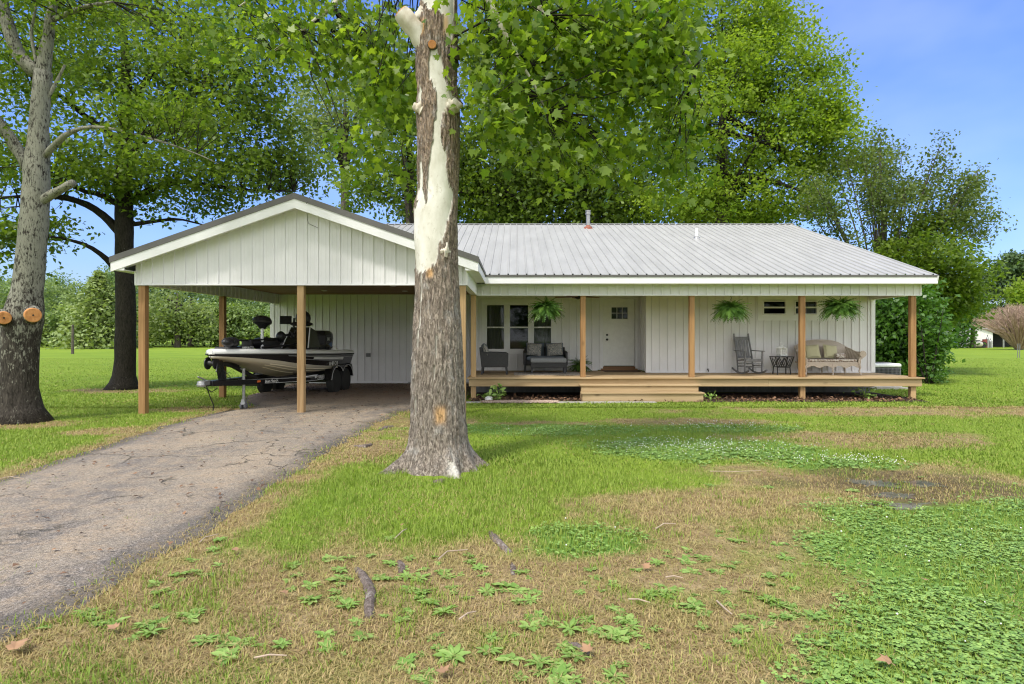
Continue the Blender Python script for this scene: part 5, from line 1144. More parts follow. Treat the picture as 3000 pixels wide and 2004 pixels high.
pn = n.noise(n.coord((1, 1, .5)), 4, 5, .6); pc = n.mix(n.ramp(pn, [(.35, 0.), (.65, 1.)]), (.5, .48, .39), (.72, .7, .63)); pc = n.mix(n.ramp(n.noise(n.coord((1, 1, .6)), 20, 4, .7), [(.56, 0.), (.68, .6)]), pc, (.4, .36, .28))
c = n.mix(pe, bc, pc); c = n.mix(ta, c, (.56, .34, .16)); n.base(c, .85, 0, .2)
hh = n.math('MULTIPLY', n.math('ADD', hb, n.ramp(vo, [(0., 0.), (.2, 1.)])), n.math('SUBTRACT', 1.02, pe)); n.bump(hh, .9, .025); M['bark_syc'] = n.m
n = NT('bark_white'); pn = n.noise(n.coord((1, 1, .7)), 6, 5, .65); n.base(n.mix(n.ramp(pn, [(.35, 0.), (.7, 1.)]), (.48, .42, .32), (.74, .71, .63)), .8, 0, .2); n.bump(pn, .3, .01); M['bark_white'] = n.m
np_obj('trunk', np.stack([VX, VYy, ZZ], 2).reshape(-1, 3), np.stack([I, J, J+na, I+na], 2).reshape(-1, 4), M['bark_syc'], SY_, {'peel': peel.ravel(), 'tan': tan.ravel()}, True)
def stub(pts, rads, mt='bark_white', cut=None, parent=SY_, org=SB, nm='limb_stub'):
    m = MB(); P0 = np.array([np.array(p)-np.array(org) for p in pts]); q0 = np.linspace(0, 1, len(pts)); q1 = np.linspace(0, 1, 12); rads = list(np.interp(q1, q0, rads)*(1+.05*np.sin(q1*9+pts[0][0]*7))); P0 = [Vector(k) for k in np.stack([np.interp(q1, q0, P0[:, i]) for i in range(3)], 1)]; m.tube(P0, rads, 22, True, .35 if rads[0] > .1 and len(pts) > 3 else .75); o = m.build(nm, M[mt], parent, smooth=True, ang=50)
    if cut:
        d = (P0[-1]-P0[-2]).normalized(); m = MB(); m.tube([P0[-1]-d*.005, P0[-1]+d*.012], [rads[-1]*1.02, rads[-1]*.9], 16); m.build('cut_face', M[cut], o, smooth=True, ang=40)
    return o
stub([at(1285, 215, 7.58), at(1245, 130, 7.5), at(1205, 72, 7.42), at(1176, 36, 7.38)], [.12, .125, .115, .095], cut='cutwood')
stub([at(1205, 72, 7.42), at(1238, 42, 7.5), at(1262, -5, 7.6)], [.06, .075, .1])
stub([at(1305, 325, 7.45), at(1330, 312, 7.4), at(1347, 296, 7.38)], [.1, .085, .055], cut='bark_grey')
stub([at(1245, 325, 7.45), at(1225, 315, 7.42), at(1210, 307, 7.4)], [.09, .07, .03])
stub([at(1315, 165, 7.48), at(1334, 152, 7.42), at(1346, 138, 7.4)], [.11, .08, .055], 'bark_syc2' if 'bark_syc2' in M else 'bark_grey')
stub([at(1268, 138, 7.42), at(1266, 130, 7.27)], [.07, .048], 'bark_grey', cut='cutwood')
m = MB(); m.ell(Vector(at(1304, 736, 7.37))-Vector(SB), (.045, .06, .095), 18, 12, .7); m.build('callus', M['bark_white'], SY_, smooth=True)
sl_ = []
def wl_(*p): return [tuple(q) for q in p]
topp = (ck[-3], TY, 5.9)
for pts, r0, r1 in ((wl_((-.9, 7.56, 6.6), (-.6, 7.5, 9.), (-.4, 7.8, 12)), .19, .06), (wl_((-.85, 7.5, 6.2), (.0, 7.3, 6.9), at(1500, -60, 7.6), at(1600, 45, 7.2)), .12, .05), (wl_((-.9, 7.6, 6.5), (.5, 7.9, 7.4), at(1800, -90, 8), at(1960, 60, 8), at(2030, 200, 8.1)), .11, .015),
                    (wl_((-.95, 7.6, 6.3), (-1.6, 8.2, 6.7), at(1060, -60, 8.8), at(930, 60, 9.), at(800, 150, 9.2)), .1, .012), (wl_((-.95, 7.6, 6.5), (-2, 8.6, 7.2), at(900, -120, 9.4), at(700, 20, 9.6)), .1, .012), (wl_((-.85, 7.45, 6.1), (-.4, 7.3, 6.2), at(1420, 30, 7.2), at(1455, 105, 7.2), at(1560, 190, 7.3), at(1600, 330, 7.4)), .06, .012), (wl_((-.9, 7.6, 7), (1.2, 8.5, 8.4), (3, 9.2, 8.6)), .1, .03), (wl_((-.9, 7.6, 7), (-2.8, 7.2, 8.6), (-4.2, 7., 9)), .1, .03)):
    sl_.append((pts, list(np.linspace(r0, r1, len(pts)))))
cs = crown([(1480, 90, 7.4, 150, 210, 1.1, 50), (1690, 130, 7.9, 210, 250, 1.4, 92), (1890, 170, 8., 170, 270, 1.4, 78), (1650, 420, 7.5, 70, 130, .5, 18), (1770, 440, 7.8, 90, 130, .6, 18), (1960, 440, 8, 80, 130, .6, 18), (1480, 340, 7.3, 130, 110, .7, 26), (1140, 240, 8.6, 100, 250, 1., 46), (1000, 130, 9, 200, 170, 1.3, 50), (800, 70, 9.4, 200, 140, 1.3, 38), (1080, 470, 8.6, 90, 70, .5, 12), (1985, 120, 7.9, 80, 260, .6, 22)], 3, .1)
cs2 = np.array([[-.8, 7.8, 9.2]])+rng.normal(size=(70, 3))*np.array([1.9, 1.7, 1.4])
limbs_obj('branches', sl_, [], 'bark_white', SY_, SB, 9)
limbs_obj('twigs', [], twigs_to(np.concatenate([cs, cs2]), sl_, 5, .8, .006, .06, .005, 2.2), 'bark_dark', SY_, SB)['kind'] = 'stuff'
leafobj('crown', np.concatenate([cs, cs2]), .4, 28, (.055, .14), 'leaf_syc', SY_, 6, SY, .35, .8, .9, SB, .45)
# ------------------------------------------------------------------ lichen-barked tree at the left edge
LB = ((52-CX)*11.4/F, 11.6, 0.); t = empty('lichen_tree', LB, 0, 'pale lichen-barked tree with fresh orange pruning cuts at left edge of lawn', 'tree')
LY = 11.6
def lp(px, py, Y=LY): return at(px, py, Y)
tr_l = [(wl_((LB[0]-.05, LY, -.1), lp(50, 1215), lp(52, 1150), lp(62, 1000), lp(64, 930), lp(82, 850), lp(95, 700), lp(106, 600), lp(108, 500), lp(112, 400), lp(118, 300), lp(128, 210)), [.5, .37, .315, .3, .33, .25, .23, .225, .21, .17, .15, .15])]
limbs_obj('trunk', tr_l, [], 'bark_left', t, LB, 30, .1)
lmb = [(wl_(lp(92, 510), lp(60, 440), lp(0, 360), lp(-90, 250, 11.2), lp(-150, 80, 11)), [.12, .11, .09, .06, .03]), (wl_(lp(125, 215), lp(95, 240), lp(45, 150), lp(15, 60), lp(0, -60)), [.1, .13, .12, .1, .07]), (wl_(lp(122, 300), lp(128, 180), lp(150, 60), lp(170, -80)), [.14, .11, .09, .05]),
       (wl_(lp(120, 470), lp(148, 430), lp(200, 385, 11.3), lp(250, 362, 11.1), lp(330, 375, 10.9), lp(450, 410, 10.7), lp(545, 432, 10.6), lp(640, 480, 10.5)), [.06, .06, .045, .03, .026, .02, .014, .006]), (wl_(lp(112, 600), lp(150, 570, 11.5), lp(215, 535, 11.3)), [.08, .085, .06]), (wl_(lp(125, 320), lp(160, 250), lp(190, 190)), [.035, .03, .02]), (wl_(lp(110, 200), lp(90, 100), lp(105, 20)), [.03, .03, .02]), (wl_(lp(150, 60), lp(250, 20, 11.3), lp(330, 5, 11)), [.05, .04, .02])]
cs = crown([(150, 30, 11.6, 330, 170, 2.2, 95), (-140, 330, 11.3, 170, 320, 1.6, 60), (470, 330, 10.8, 260, 100, 1., 50), (60, 220, 12.6, 200, 200, .8, 40), (620, 120, 11, 230, 100, 1.2, 40)], 13, .2)
limbs_obj('twigs', [], twigs_to(cs, lmb, 15, .8, .005, .02, .004, 1.6), 'bark_dark', t, LB)['kind'] = 'stuff'
limbs_obj('branches', lmb, [], 'bark_left', t, LB, 14, .3)
leafobj('crown', cs, .42, 50, (.07, .13), 'leaf_map', t, 16, RH, .55, .3, .5, LB)
for (px, py, Y, r, sq) in ((88, 922, 11.17, .135, 1), (2, 930, 11.2, .12, .7)):
    m = MB(); c = Vector(at(px, py, Y))-Vector(LB); m.ell(c+Vector((0, .05, 0)), (r*1.25*sq, .12, r*1.3), 24, 14, .12); o = m.build('callus', M['bark_left'], t, smooth=True)
    d = (Vector((0, 0, HC))-Vector((px*0+at(px, py, Y)[0], Y, at(px, py, Y)[2]))).normalized(); d = (d+Vector((.12, 0, -.05))).normalized(); c = c+Vector((0, .05, 0))
    m = MB(); m.tube([c+d*.04, c+d*.145, c+d*.16], [r*.98, r*.97, r*.88], 26); k = m.build('cut_face', M['cutwood'], o, smooth=True, ang=30)
    m = MB(); m.tube([c+d*.15, c+d*.164], [.018, .016], 10); m.build('pith', M['knob'], o)
# ------------------------------------------------------------------ dark-trunked tree beside the carport
KB = ((357-CX)*18.8/F, 18.9, 0.); t = empty('dark_maple', KB, 0, 'large maple with nearly black trunk and spreading dark crown, left of carport', 'tree'); KY = 18.9
def kp(px, py, Y=KY): return at(px, py, Y)
ktr = [(wl_((KB[0], KY, -.1), kp(358, 1140), kp(362, 1110), kp(368, 1060), kp(368, 900), kp(365, 780), kp(364, 650), kp(362, 520), kp(365, 440), kp(372, 330), kp(370, 200), kp(360, 60)), [.62, .44, .32, .285, .275, .26, .25, .235, .235, .19, .13, .08])]
limbs_obj('trunk', ktr, [], 'bark_dark', t, KB, 24, .1)
klm = [(wl_(kp(370, 470), kp(400, 430), kp(430, 400, 18.5), kp(500, 330, 18), kp(600, 250, 17.5)), [.15, .14, .11, .08, .03]), (wl_(kp(370, 590), kp(430, 560, 19), kp(510, 525, 19), kp(620, 545, 19.2), kp(750, 560, 19.5), kp(860, 560, 20)), [.1, .1, .08, .06, .04, .02]), (wl_(kp(355, 690), kp(320, 640), kp(250, 590, 18.4), kp(150, 570, 17.5), kp(0, 580, 17)), [.12, .12, .1, .07, .04]), (wl_(kp(360, 610), kp(300, 570, 18.7), kp(240, 560, 18.4), kp(160, 520, 18)), [.09, .08, .06, .03]), (wl_(kp(350, 800), kp(330, 780), kp(300, 740, 18.4), kp(230, 700, 17.8), kp(100, 690, 17)), [.1, .1, .07, .05, .02]), (wl_(kp(365, 420), kp(300, 380), kp(200, 300, 18), kp(80, 200, 17)), [.12, .1, .07, .03]), (wl_(kp(370, 660), kp(440, 650, 19.2), kp(520, 640, 19.6), kp(600, 660, 20)), [.07, .06, .04, .02]), (wl_(kp(370, 330), kp(450, 200, 18.6), kp(560, 80, 18.4)), [.12, .08, .04])]
cs = crown([(340, 170, 18.6, 430, 330, 3.6, 300), (660, 350, 19, 290, 190, 3., 170), (190, 480, 17.6, 300, 120, 2.6, 120), (800, 500, 20, 190, 90, 2.4, 70), (60, 690, 17.2, 170, 110, 1.8, 60), (520, 570, 19.2, 260, 90, 2.4, 80), (700, 130, 18.6, 330, 200, 3., 130), (560, 470, 17, 300, 120, 2.4, 60)], 23, .15)
cs[:, 1] = np.maximum(cs[:, 1], 14.2)
_pr = CY-(cs[:, 2]-HC)*F/cs[:, 1]; _px = CX+cs[:, 0]*F/cs[:, 1]
cs = cs[~((_px > 385) & (_pr > 690-(_px-385)*.22)) & ~((_px > 100) & (_px <= 385) & (_pr > 730))]
limbs_obj('branches', klm, twigs_to(cs, klm+ktr, 25, .6, .012, .02, .006), 'bark_dark', t, KB, 10, .3)
leafobj('crown', cs, .6, 46, (.11, .19), 'leaf_oak', t, 26, RH, .55, .5, .42, KB)
# ------------------------------------------------------------------ trees behind the house
def bgtree(name, lab, base_px, Y, trunk_top, ells, seed, mat, rc, per, size, brk='bark_grey', r0=.35, nl=8, up=.35, flat=.7, shell=.35, tm=RH, cvar=.5):
    X = (base_px-CX)*Y/F; b = (X, Y, 0.); t = empty(name, b, 0, lab, 'tree')
    cs = crown(ells, seed, shell); tp = at(trunk_top[0], trunk_top[1], Y); L = [(wl_((X, Y, -.1), (X, Y, 1.), ((X+tp[0])/2, Y, tp[2]*.55), tp), [r0*1.3, r0, r0*.75, r0*.2])]
    limbs_obj('trunk', L, [], brk, t, b, 12)
    g = random.Random(seed); B_ = []
    for k in range(nl):
        c = cs[g.randrange(len(cs))]; q = g.uniform(.35, .85); a = np.array([X+(tp[0]-X)*max(0, q-.3), Y, tp[2]*q]); md = (a+c)/2+np.array([0, 0, .3]); B_.append((wl_(a, md, c), [r0*.4, r0*.25, r0*.06]))
    limbs_obj('branches', B_, twigs_to(cs, B_+L, seed, .4, .012, .02, .006, 3.), 'bark_dark', t, b, 7)
    leafobj('crown', cs, rc, per, size, mat, t, seed+1, tm, up, .3, flat, b, cvar); return t
bgtree('willow_oak', 'pale grey-green narrow-leaved tree behind carport roof, left of the sycamore', 1010, 33, (1010, 260), [(1000, 330, 33, 170, 190, 3.4, 120), (900, 420, 34, 110, 110, 3, 40), (1080, 150, 35, 160, 160, 3, 60)], 31, 'leaf_pal', .95, 52, (.16, .26), 'bark_grey', .3, 8, .2, .8)
bgtree('shade_tree', 'mid-green tree with slanting grey limbs showing just left of the sycamore trunk', 1230, 29, (1180, 400), [(1170, 420, 29, 110, 180, 2.4, 80), (1080, 560, 30, 110, 70, 2., 36), (1210, 610, 30, 90, 50, 1.6, 24), (1130, 250, 30, 120, 150, 2.4, 44)], 35, 'leaf_map', .75, 60, (.16, .26), 'bark_grey', .28, 8)
bgtree('dark_oak', 'dense dark green oak rising behind middle of the metal roof', 1560, 35, (1580, 330), [(1500, 480, 35, 250, 190, 4.4, 210), (1760, 540, 34, 230, 150, 4, 150), (1350, 560, 36, 130, 120, 3, 60), (1640, 360, 36, 200, 150, 4, 90), (1560, 640, 35, 270, 50, 3.4, 70), (1800, 640, 34.5, 170, 45, 3, 40)], 41, 'leaf_oak', 1.15, 74, (.2, .32), 'bark_dark', .5, 12, .3, .7)
bgtree('pale_oak', 'tall pale-leaved tree above dark oak, seen through sycamore leaves', 1480, 41, (1470, 30), [(1460, 180, 41, 190, 250, 4, 150), (1700, 130, 42, 230, 240, 4, 130), (1880, 260, 41, 160, 200, 4, 80)], 47, 'leaf_pal', 1.2, 54, (.22, .36), 'bark_grey', .45, 10)
bgtree('yellow_sycamore', 'big yellow-green sycamore behind right half of the roof', 2110, 30, (2120, 120), [(2150, 360, 30, 270, 250, 4.4, 230), (2360, 350, 29.4, 170, 200, 3.4, 140), (2100, 60, 30, 220, 230, 4, 170), (2250, 140, 30, 130, 190, 3.4, 90), (2440, 440, 29, 110, 110, 2.6, 50), (2180, 580, 30, 260, 90, 3.6, 100), (1990, 330, 30.5, 130, 280, 3, 90), (2170, 625, 30, 300, 45, 3, 80), (1960, 590, 30.5, 110, 80, 2.4, 36)], 53, 'leaf_yel', .72, 92, (.13, .23), 'bark_grey', .4, 14, .55, .62, .5, RH, .6)
# crepe myrtle: a fan of thin stems
MBx = ((2590-CX)*26.5/F, 26.5, 0.); t = empty('crepe_myrtle', MBx, 0, 'sparse multi-stemmed crepe myrtle with grey stems behind right end of roof', 'tree')
g = random.Random(61); L = []; tips = []
for k in range(46):
    a = g.uniform(-1, 1); ex = 2590+a*240+max(0, a)*90; ey = 395+130*abs(a)**1.6+g.uniform(0, 190); Yk = 26.5+g.uniform(-2, 2)
    if k == 0: ex, ey = 2920, 655
    if k == 1: ex, ey = 2830, 520
    if k == 2: ex, ey = 2760, 410
    p3 = at(ex, ey, Yk); p1 = (MBx[0]+a*.3, 26.5, .5); mid = (p1[0]+(p3[0]-p1[0])*.42, 26.5+(Yk-26.5)*.5, p1[2]+(p3[2]-p1[2])*.6)
    L.append((wl_((MBx[0]+a*.15, 26.5, 0), p1, mid, p3), [.06, .05, .035, .01])); tips.append(p3)
    for q in (.55, .68, .8, .9): tips.append(tuple(np.array(mid)*(1-q)+np.array(p3)*q+np.array([g.gauss(0, .25), g.gauss(0, .25), g.gauss(0, .2)])))
tips = np.array(tips)
limbs_obj('stems', L, twigs_to(tips, L, 62, .9, .008, .0, .01), 'bark_grey', t, MBx, 6, .1)
leafobj('crown', tips, .5, 92, (.09, .17), 'leaf_myr', t, 63, RH, .4, .2, .8, MBx)
def bush(name, lab, base_px, Y, ells, seed, mat, rc, per, size, cat='bush'):
    X = (base_px-CX)*Y/F; b = (X, Y, 0.); t = empty(name, b, 0, lab, cat); cs = crown(ells, seed, .25); cs[:, 2] = np.maximum(cs[:, 2], .15)
    if cs[:, 0].min() < 10.8: cs = cs[(cs[:, 0] > 10.75) | (cs[:, 2] > 4.6)]
    L = [(wl_((X+dx, Y+.3, 0), (X+dx*4, Y+dy+.4, 1.3), (X+dx*7, Y+dy*2+.5, 2.6)), [.03, .02, .008]) for dx, dy in ((-.1, .2), (.05, -.2), (.12, .3), (-.05, -.1))]
    limbs_obj('stems', L, twigs_to(cs, L, seed, .5, .01, .02, .005), 'bark_dark', t, b, 6); leafobj('foliage', cs, rc, per, size, mat, t, seed+1, RH, .5, .6, .6, b); return t
bush('evergreen_shrub', 'big glossy dark green shrub at right end of house, behind porch post', 2650, 22.2, [(2640, 950, 22.2, 130, 150, 1.5, 120), (2685, 1040, 21.8, 60, 70, 1., 36), (2600, 1040, 22.4, 60, 70, .8, 30), (2705, 950, 22.4, 50, 130, 1., 50), (2680, 1080, 21.6, 60, 30, .7, 20)], 71, 'leaf_bush', .42, 70, (.12, .22))
bush('bushy_tree', 'mid-green bushy tree behind right eave, above the dark shrub', 2680, 25.5, [(2660, 770, 25.5, 170, 120, 2.2, 120), (2760, 820, 25.5, 90, 110, 1.8, 60), (2800, 880, 26, 80, 80, 1.5, 40), (2720, 680, 26, 80, 60, 1.4, 26)], 75, 'leaf_map', .62, 70, (.12, .22), 'tree')
m = bush('small_bush', 'little sprig of shrub on lawn just right of the last porch post', 2740, 20.6, [(2760, 1098, 20.6, 28, 16, .3, 10)], 77, 'leaf_bush', .2, 30, (.06, .1))
# ------------------------------------------------------------------ far field: woods, conifer, pine, bare tree, shed
def far_trees(specs, seed, leaf, per_m=1.0):
    g = np.random.default_rng(seed); Cs, rn, S = [], [], []
    for X, Y, h, w, col in specs:
        n_ = int(1500*per_m); k = g.integers(0, 34, n_); d = g.normal(size=(34, 3)); d /= np.linalg.norm(d, axis=1)[:, None]; cc = d*np.array([w*.5, w*.45, h*.42])*g.uniform(.5, 1, (34, 1))+np.array([X, Y, h*.53])
        Cs.append(cc[k]+g.normal(size=(n_, 3))*np.array([.11*w, .11*w, .05*h])); rn.append(np.clip(col+.25*g.uniform(-1, 1, 34)[k]+.2*g.uniform(-1, 1, n_), 0, 1)); S.append(g.uniform(leaf*.7, leaf*1.4, n_))
    C = np.concatenate(Cs); C[:, 2] = np.maximum(C[:, 2], .2); V, Fc = scatter(RH, C, frames(len(C), .5, g, .2), np.concatenate(S)); return V, Fc, np.repeat(np.concatenate(rn), 4)
g = np.random.default_rng(91); sp = []
for k in range(62):
    px = -500+k*33+g.uniform(-15, 15) if k < 44 else 2550+(k-44)*52+g.uniform(-15, 15)
    Y = g.uniform(104, 128); h = g.uniform(11, 16.) if px < 900 else g.uniform(6, 9.5)
    sp.append(((px-CX)*Y/F, Y, h, g.uniform(6, 10), g.uniform(.05, .75)))
for k in range(46):
    px = -520+k*33+g.uniform(-15, 15); Y = g.uniform(98, 104); sp.append(((px-CX)*Y/F, Y, g.uniform(4, 9), g.uniform(4, 7), g.uniform(.2, .9)))
for k in range(40): sp.append((-110+k*5.6+g.uniform(-2, 2), g.uniform(-75, -50), g.uniform(8, 15), g.uniform(7, 10), g.uniform(.1, .7)))
for k in range(40): sp.append((-35+k*2.6, g.uniform(108, 125), g.uniform(8, 12), 8, g.uniform(.1, .6)))
V, Fc, rn = far_trees(sp, 92, .45, 1.9); o = np_obj('distant_woods', V, Fc, M['leaf_far_hazed'], None, {'rnd': rn}); tag(o, 'belt of mixed woods along the far edge of field', 'woods', kind='stuff')
m = MB()
for k in range(150):
    px = -500+k*25+g.uniform(-9, 9); Y = g.uniform(106, 130); X = (px-CX)*Y/F; m.tube([(X, Y, 0), (X+g.uniform(-.3, .3), Y, g.uniform(5, 9))], [.2, .1], 5, False)
o = m.build('distant_trunks', M['bark_dark']); tag(o, 'slim dark trunks inside the far woods', 'woods', kind='stuff')
def conifer(name, lab, px, Y, ztop, wd, mat, n_, seed, cat='tree', zlo=.6):
    g = np.random.default_rng(seed); X = (px-CX)*Y/F; t = empty(name, (X, Y, 0), 0, lab, cat); u = g.uniform(0, 1, n_)**1.25; lay = np.floor(u*13)/13+.03*g.normal(size=n_); az = np.floor(g.uniform(0, 11, n_))*.571+lay*17+.2*g.normal(size=n_); rad = g.uniform(.15, 1, n_)**.6*(1.04-u)**.8*wd*(.75+.35*np.sin(az*3+lay*40))
    C = np.stack([rad*np.cos(az), rad*np.sin(az), zlo+u*(ztop-zlo)-.16*rad+.12*g.normal(size=n_)], 1); V, Fc = scatter(RH, C, frames(n_, .7, g, .1), g.uniform(.3, .75, n_)*Y/80); np_obj('crown', V, Fc, M[mat], t, {'rnd': np.repeat(np.clip(.4+.35*np.sin(lay*60)+.3*g.uniform(-1, 1, n_), 0, 1), 4)})
    m = MB(); m.tube([(0, 0, 0), (0, 0, ztop*.9)], [wd*.07, .04], 8, False); m.build('trunk', M['bark_grey'], t)
conifer('pale_conifer', 'broad pale yellow-green conifer before woods, left of the dark maple trunk', 292, 84, 10.3, 6.2, 'leaf_con', 7000, 101)
conifer('young_conifer', 'small round-topped conifer at the left edge of field', 125, 92, 4.2, 1.7, 'leaf_con', 1100, 103)
conifer('young_conifer', 'small bushy conifer at foot of the broad pale conifer', 192, 88, 3.6, 2.2, 'leaf_con', 1300, 105)
bgtree('field_tree', 'bright leafy tree in the far woods seen between two left carport posts', 520, 92, (520, 860), [(500, 920, 92, 90, 80, 4, 46), (590, 940, 92, 50, 70, 3, 26)], 107, 'leaf_pal', 1.9, 60, (.4, .7), 'bark_grey', .4, 4)
bgtree('dark_thicket', 'dark green tree in far woods behind the front left carport post', 560, 99, (560, 870), [(460, 950, 99, 60, 60, 3, 24), (640, 930, 99, 40, 70, 3, 20)], 109, 'leaf_oak', 1.9, 60, (.4, .7), 'bark_dark', .4, 3)
bgtree('tall_pine', 'tall dark open-crowned pine at right edge behind the shed', 2960, 104, (2975, 765), [(2940, 800, 104, 70, 35, 3.5, 30), (2985, 770, 104, 50, 30, 3, 22), (2900, 860, 104, 70, 35, 3.5, 26), (2990, 840, 104, 50, 60, 3, 22), (3040, 790, 104, 60, 60, 4, 26), (2880, 820, 104, 30, 20, 2, 10)], 111, 'leaf_pine', 1.6, 70, (.4, .7), 'bark_dark', .5, 8, .4, .5)
bgtree('roadside_tree', 'bright green tree at right edge between pine and bare tree', 3000, 98, (3000, 820), [(2985, 880, 98, 45, 50, 3, 26), (3030, 850, 98, 50, 70, 3, 26)], 113, 'leaf_yel', 1.5, 60, (.4, .65), 'bark_grey', .3, 3)
bgtree('hedgerow_tree', 'mid-green tree beyond field between bushy tree and far shed', 2850, 88, (2850, 890), [(2830, 910, 88, 60, 55, 3, 40), (2790, 960, 88, 50, 60, 3, 30)], 115, 'leaf_bush', 1.4, 60, (.35, .6), 'bark_grey', .3, 3)
# bare pinkish tree
X = (2985-CX)*76/F; t = empty('bare_tree', (X, 76, 0), 0, 'leafless pinkish-brown rounded tree in front of the far shed', 'tree'); g = random.Random(121); m = MB()
for k in range(420):
    a = g.uniform(0, 6.283); e = g.uniform(.0, 1.)**.7; rd = 5.1*e; zt = 2.7+3.*math.sqrt(max(0, 1-e*e))*g.uniform(.75, 1.03)
    p = Vector((rd*math.cos(a), rd*math.sin(a), zt)); b = Vector((.35*math.cos(a), .35*math.sin(a), .1)); c = b.lerp(p, .5)+Vector((-.25*rd*math.cos(a)*.5, -.25*rd*math.sin(a)*.5, .25)); m.tube([b, c, p], [.07, .045, .012], 4, False)
    for q in range(5):
        s = c.lerp(p, g.uniform(.1, .95)); m.tube([s, s+Vector((g.gauss(0, .3), g.gauss(0, .3), g.uniform(.1, .6)))], [.02, .01], 3, False)
m.build('branches', M['twig'], t); m = MB(); m.tube([(0, 0, -.1), (0, 0, .5)], [.45, .4], 10); m.build('trunk', M['bark_grey'], t)
# shed
sY = 92.; sx = lambda px: (px-CX)*sY/F; sz = lambda py: HC+(CY-py)*sY/F
t = empty('field_shed', (sx(2850), sY, 0), 0, 'long low white metal shed with open lean-to at far right of field', 'shed'); ox = sx(2850)
a, b, c = sx(2808)-ox, sx(2908)-ox, sx(3080)-ox; pk = sx(2862)-ox
m = MB(); ribbed(m, lambda u, w, n: (u, -n, w), a, b, 0, lambda u: 2.25+.75*(1-abs(u-pk)/max(pk-a, b-pk)), pitch=.6, rib=.03); ribbed(m, lambda u, w, n: (b+n, u, w), 0, 14, 0, 2.25, pitch=.6, rib=.03); m.build('wall', M['white'], t)
m = MB(); m.add([(a-.2, -.3, 2.2), (pk, -.3, 3.06), (pk, 14, 3.06), (a-.2, 14, 2.2), (b+.1, -.3, 2.35), (b+.1, 14, 2.35)], [(0, 1, 2, 3), (1, 4, 5, 2)]); m.add([(b+.1, .5, 2.36), (c, .5, 1.95), (c, 14, 2.6), (b+.1, 14, 3.0)], [(0, 1, 2, 3)]); m.add([(b, -.3, 2.36), (c, -.3, 2.36), (c, 8, 3.05), (b, 8, 3.05)], [(0, 1, 2, 3)]); m.build('roof', M['roof'], t)
m = MB(); m.box(b+.02, b+3.2, 6, 6.1, 0, 2.2); m.box(b+.1, c, 7.8, 8, 0, 2.2); m.build('wall', M['dark'], t)
for px in (2941, 2990, 3050): m = MB(); q = sx(px)-ox; m.box(q-.08, q+.08, .0, .16, 0, 2.4); m.build('post', M['galv'], t)
def small(name, lab, cat, px, w, h, mat, fn):
    o = empty(name, (sx(px), sY-1.2, 0), 0, lab, cat); fn(o, w, h, mat)
def drum(o, w, h, mat): m = MB(); m.lathe([(w*.95, 0), (w, .05), (w, h*.33), (w*1.05, h*.35), (w, h*.37), (w, h*.7), (w*1.05, h*.72), (w, h*.74), (w, h), (w*.9, h)], (0, 0, 0), 14); m.build('drum_body', mat, o)
mrd = simple('rusty_red', (.2, .05, .04), .8, 0, .3, 6)
for px, h, mt, lab in ((2847, 1.1, M['black'], 'dark drum standing left of rusty drums at the shed wall'), (2858, 1., mrd, 'rusty red drum against the white shed wall'), (2867, 1.25, mrd, 'taller rusty red drum right of the shorter one at shed')): small('metal_drum', lab, 'drum', px, .3, h, mt, drum)
def bottle(o, w, h, mat): m = MB(); m.lathe([(w, 0), (w, h*.7), (w*.6, h*.8), (w*.3, h*.85), (w*.3, h)], (0, 0, 0), 12); m.build('tank_body', mat, o)
for px, h, lab in ((2875, 1.9, 'tall grey gas cylinder against shed, the higher of two'), (2884, 1.35, 'shorter grey gas cylinder near the shed corner')): small('gas_cylinder', lab, 'gas cylinder', px, .22, h, M['galv'], bottle)
t = empty('tank_trailer', (sx(2822), sY-2, 0), 0, 'pale low tank with dark end lying left of the far shed', 'tank'); m = MB(); m.lathe([(0, -1.3), (.35, -1.2), (.42, -1.), (.42, 1.), (.35, 1.2), (0, 1.25)], (0, 0, .55), 16, 'x'); m.build('tank', M['cream'], t, smooth=True); m = MB(); m.lathe([(.1, -.12), (.45, -.12), (.45, .12), (.1, .12)], (1.5, 0, .45), 16, 'y'); m.build('wheel', M['rubber'], t); m = MB(); m.box(-1.2, 1.6, -.2, .2, .1, .18); m.build('skid', M['black'], t)
# poles in the field
o = empty('field_pole', at(213, 1037, 2880/50.), 0, 'lone grey wooden pole in left field before the conifers', 'pole'); o.location.z = 0; m = MB(); m.tube([(0, 0, -.1), (.02, 0, 2.75)], [.12, .1], 10, True, .2); m.build('shaft', M['bark_grey'], o)
for px, lab in ((2981, 'thin metal stake in right field, left one of two'), (2987, 'thin metal stake in right field beside its twin')):
    o = empty('field_stake', ((px-CX)*2880/61/F, 2880/61., 0), 0, lab, 'stake', 'stakes in the right field'); m = MB(); m.tube([(0, 0, -.1), (.03, 0, 1.08)], .028, 6); m.build('shaft', M['grey'], o)
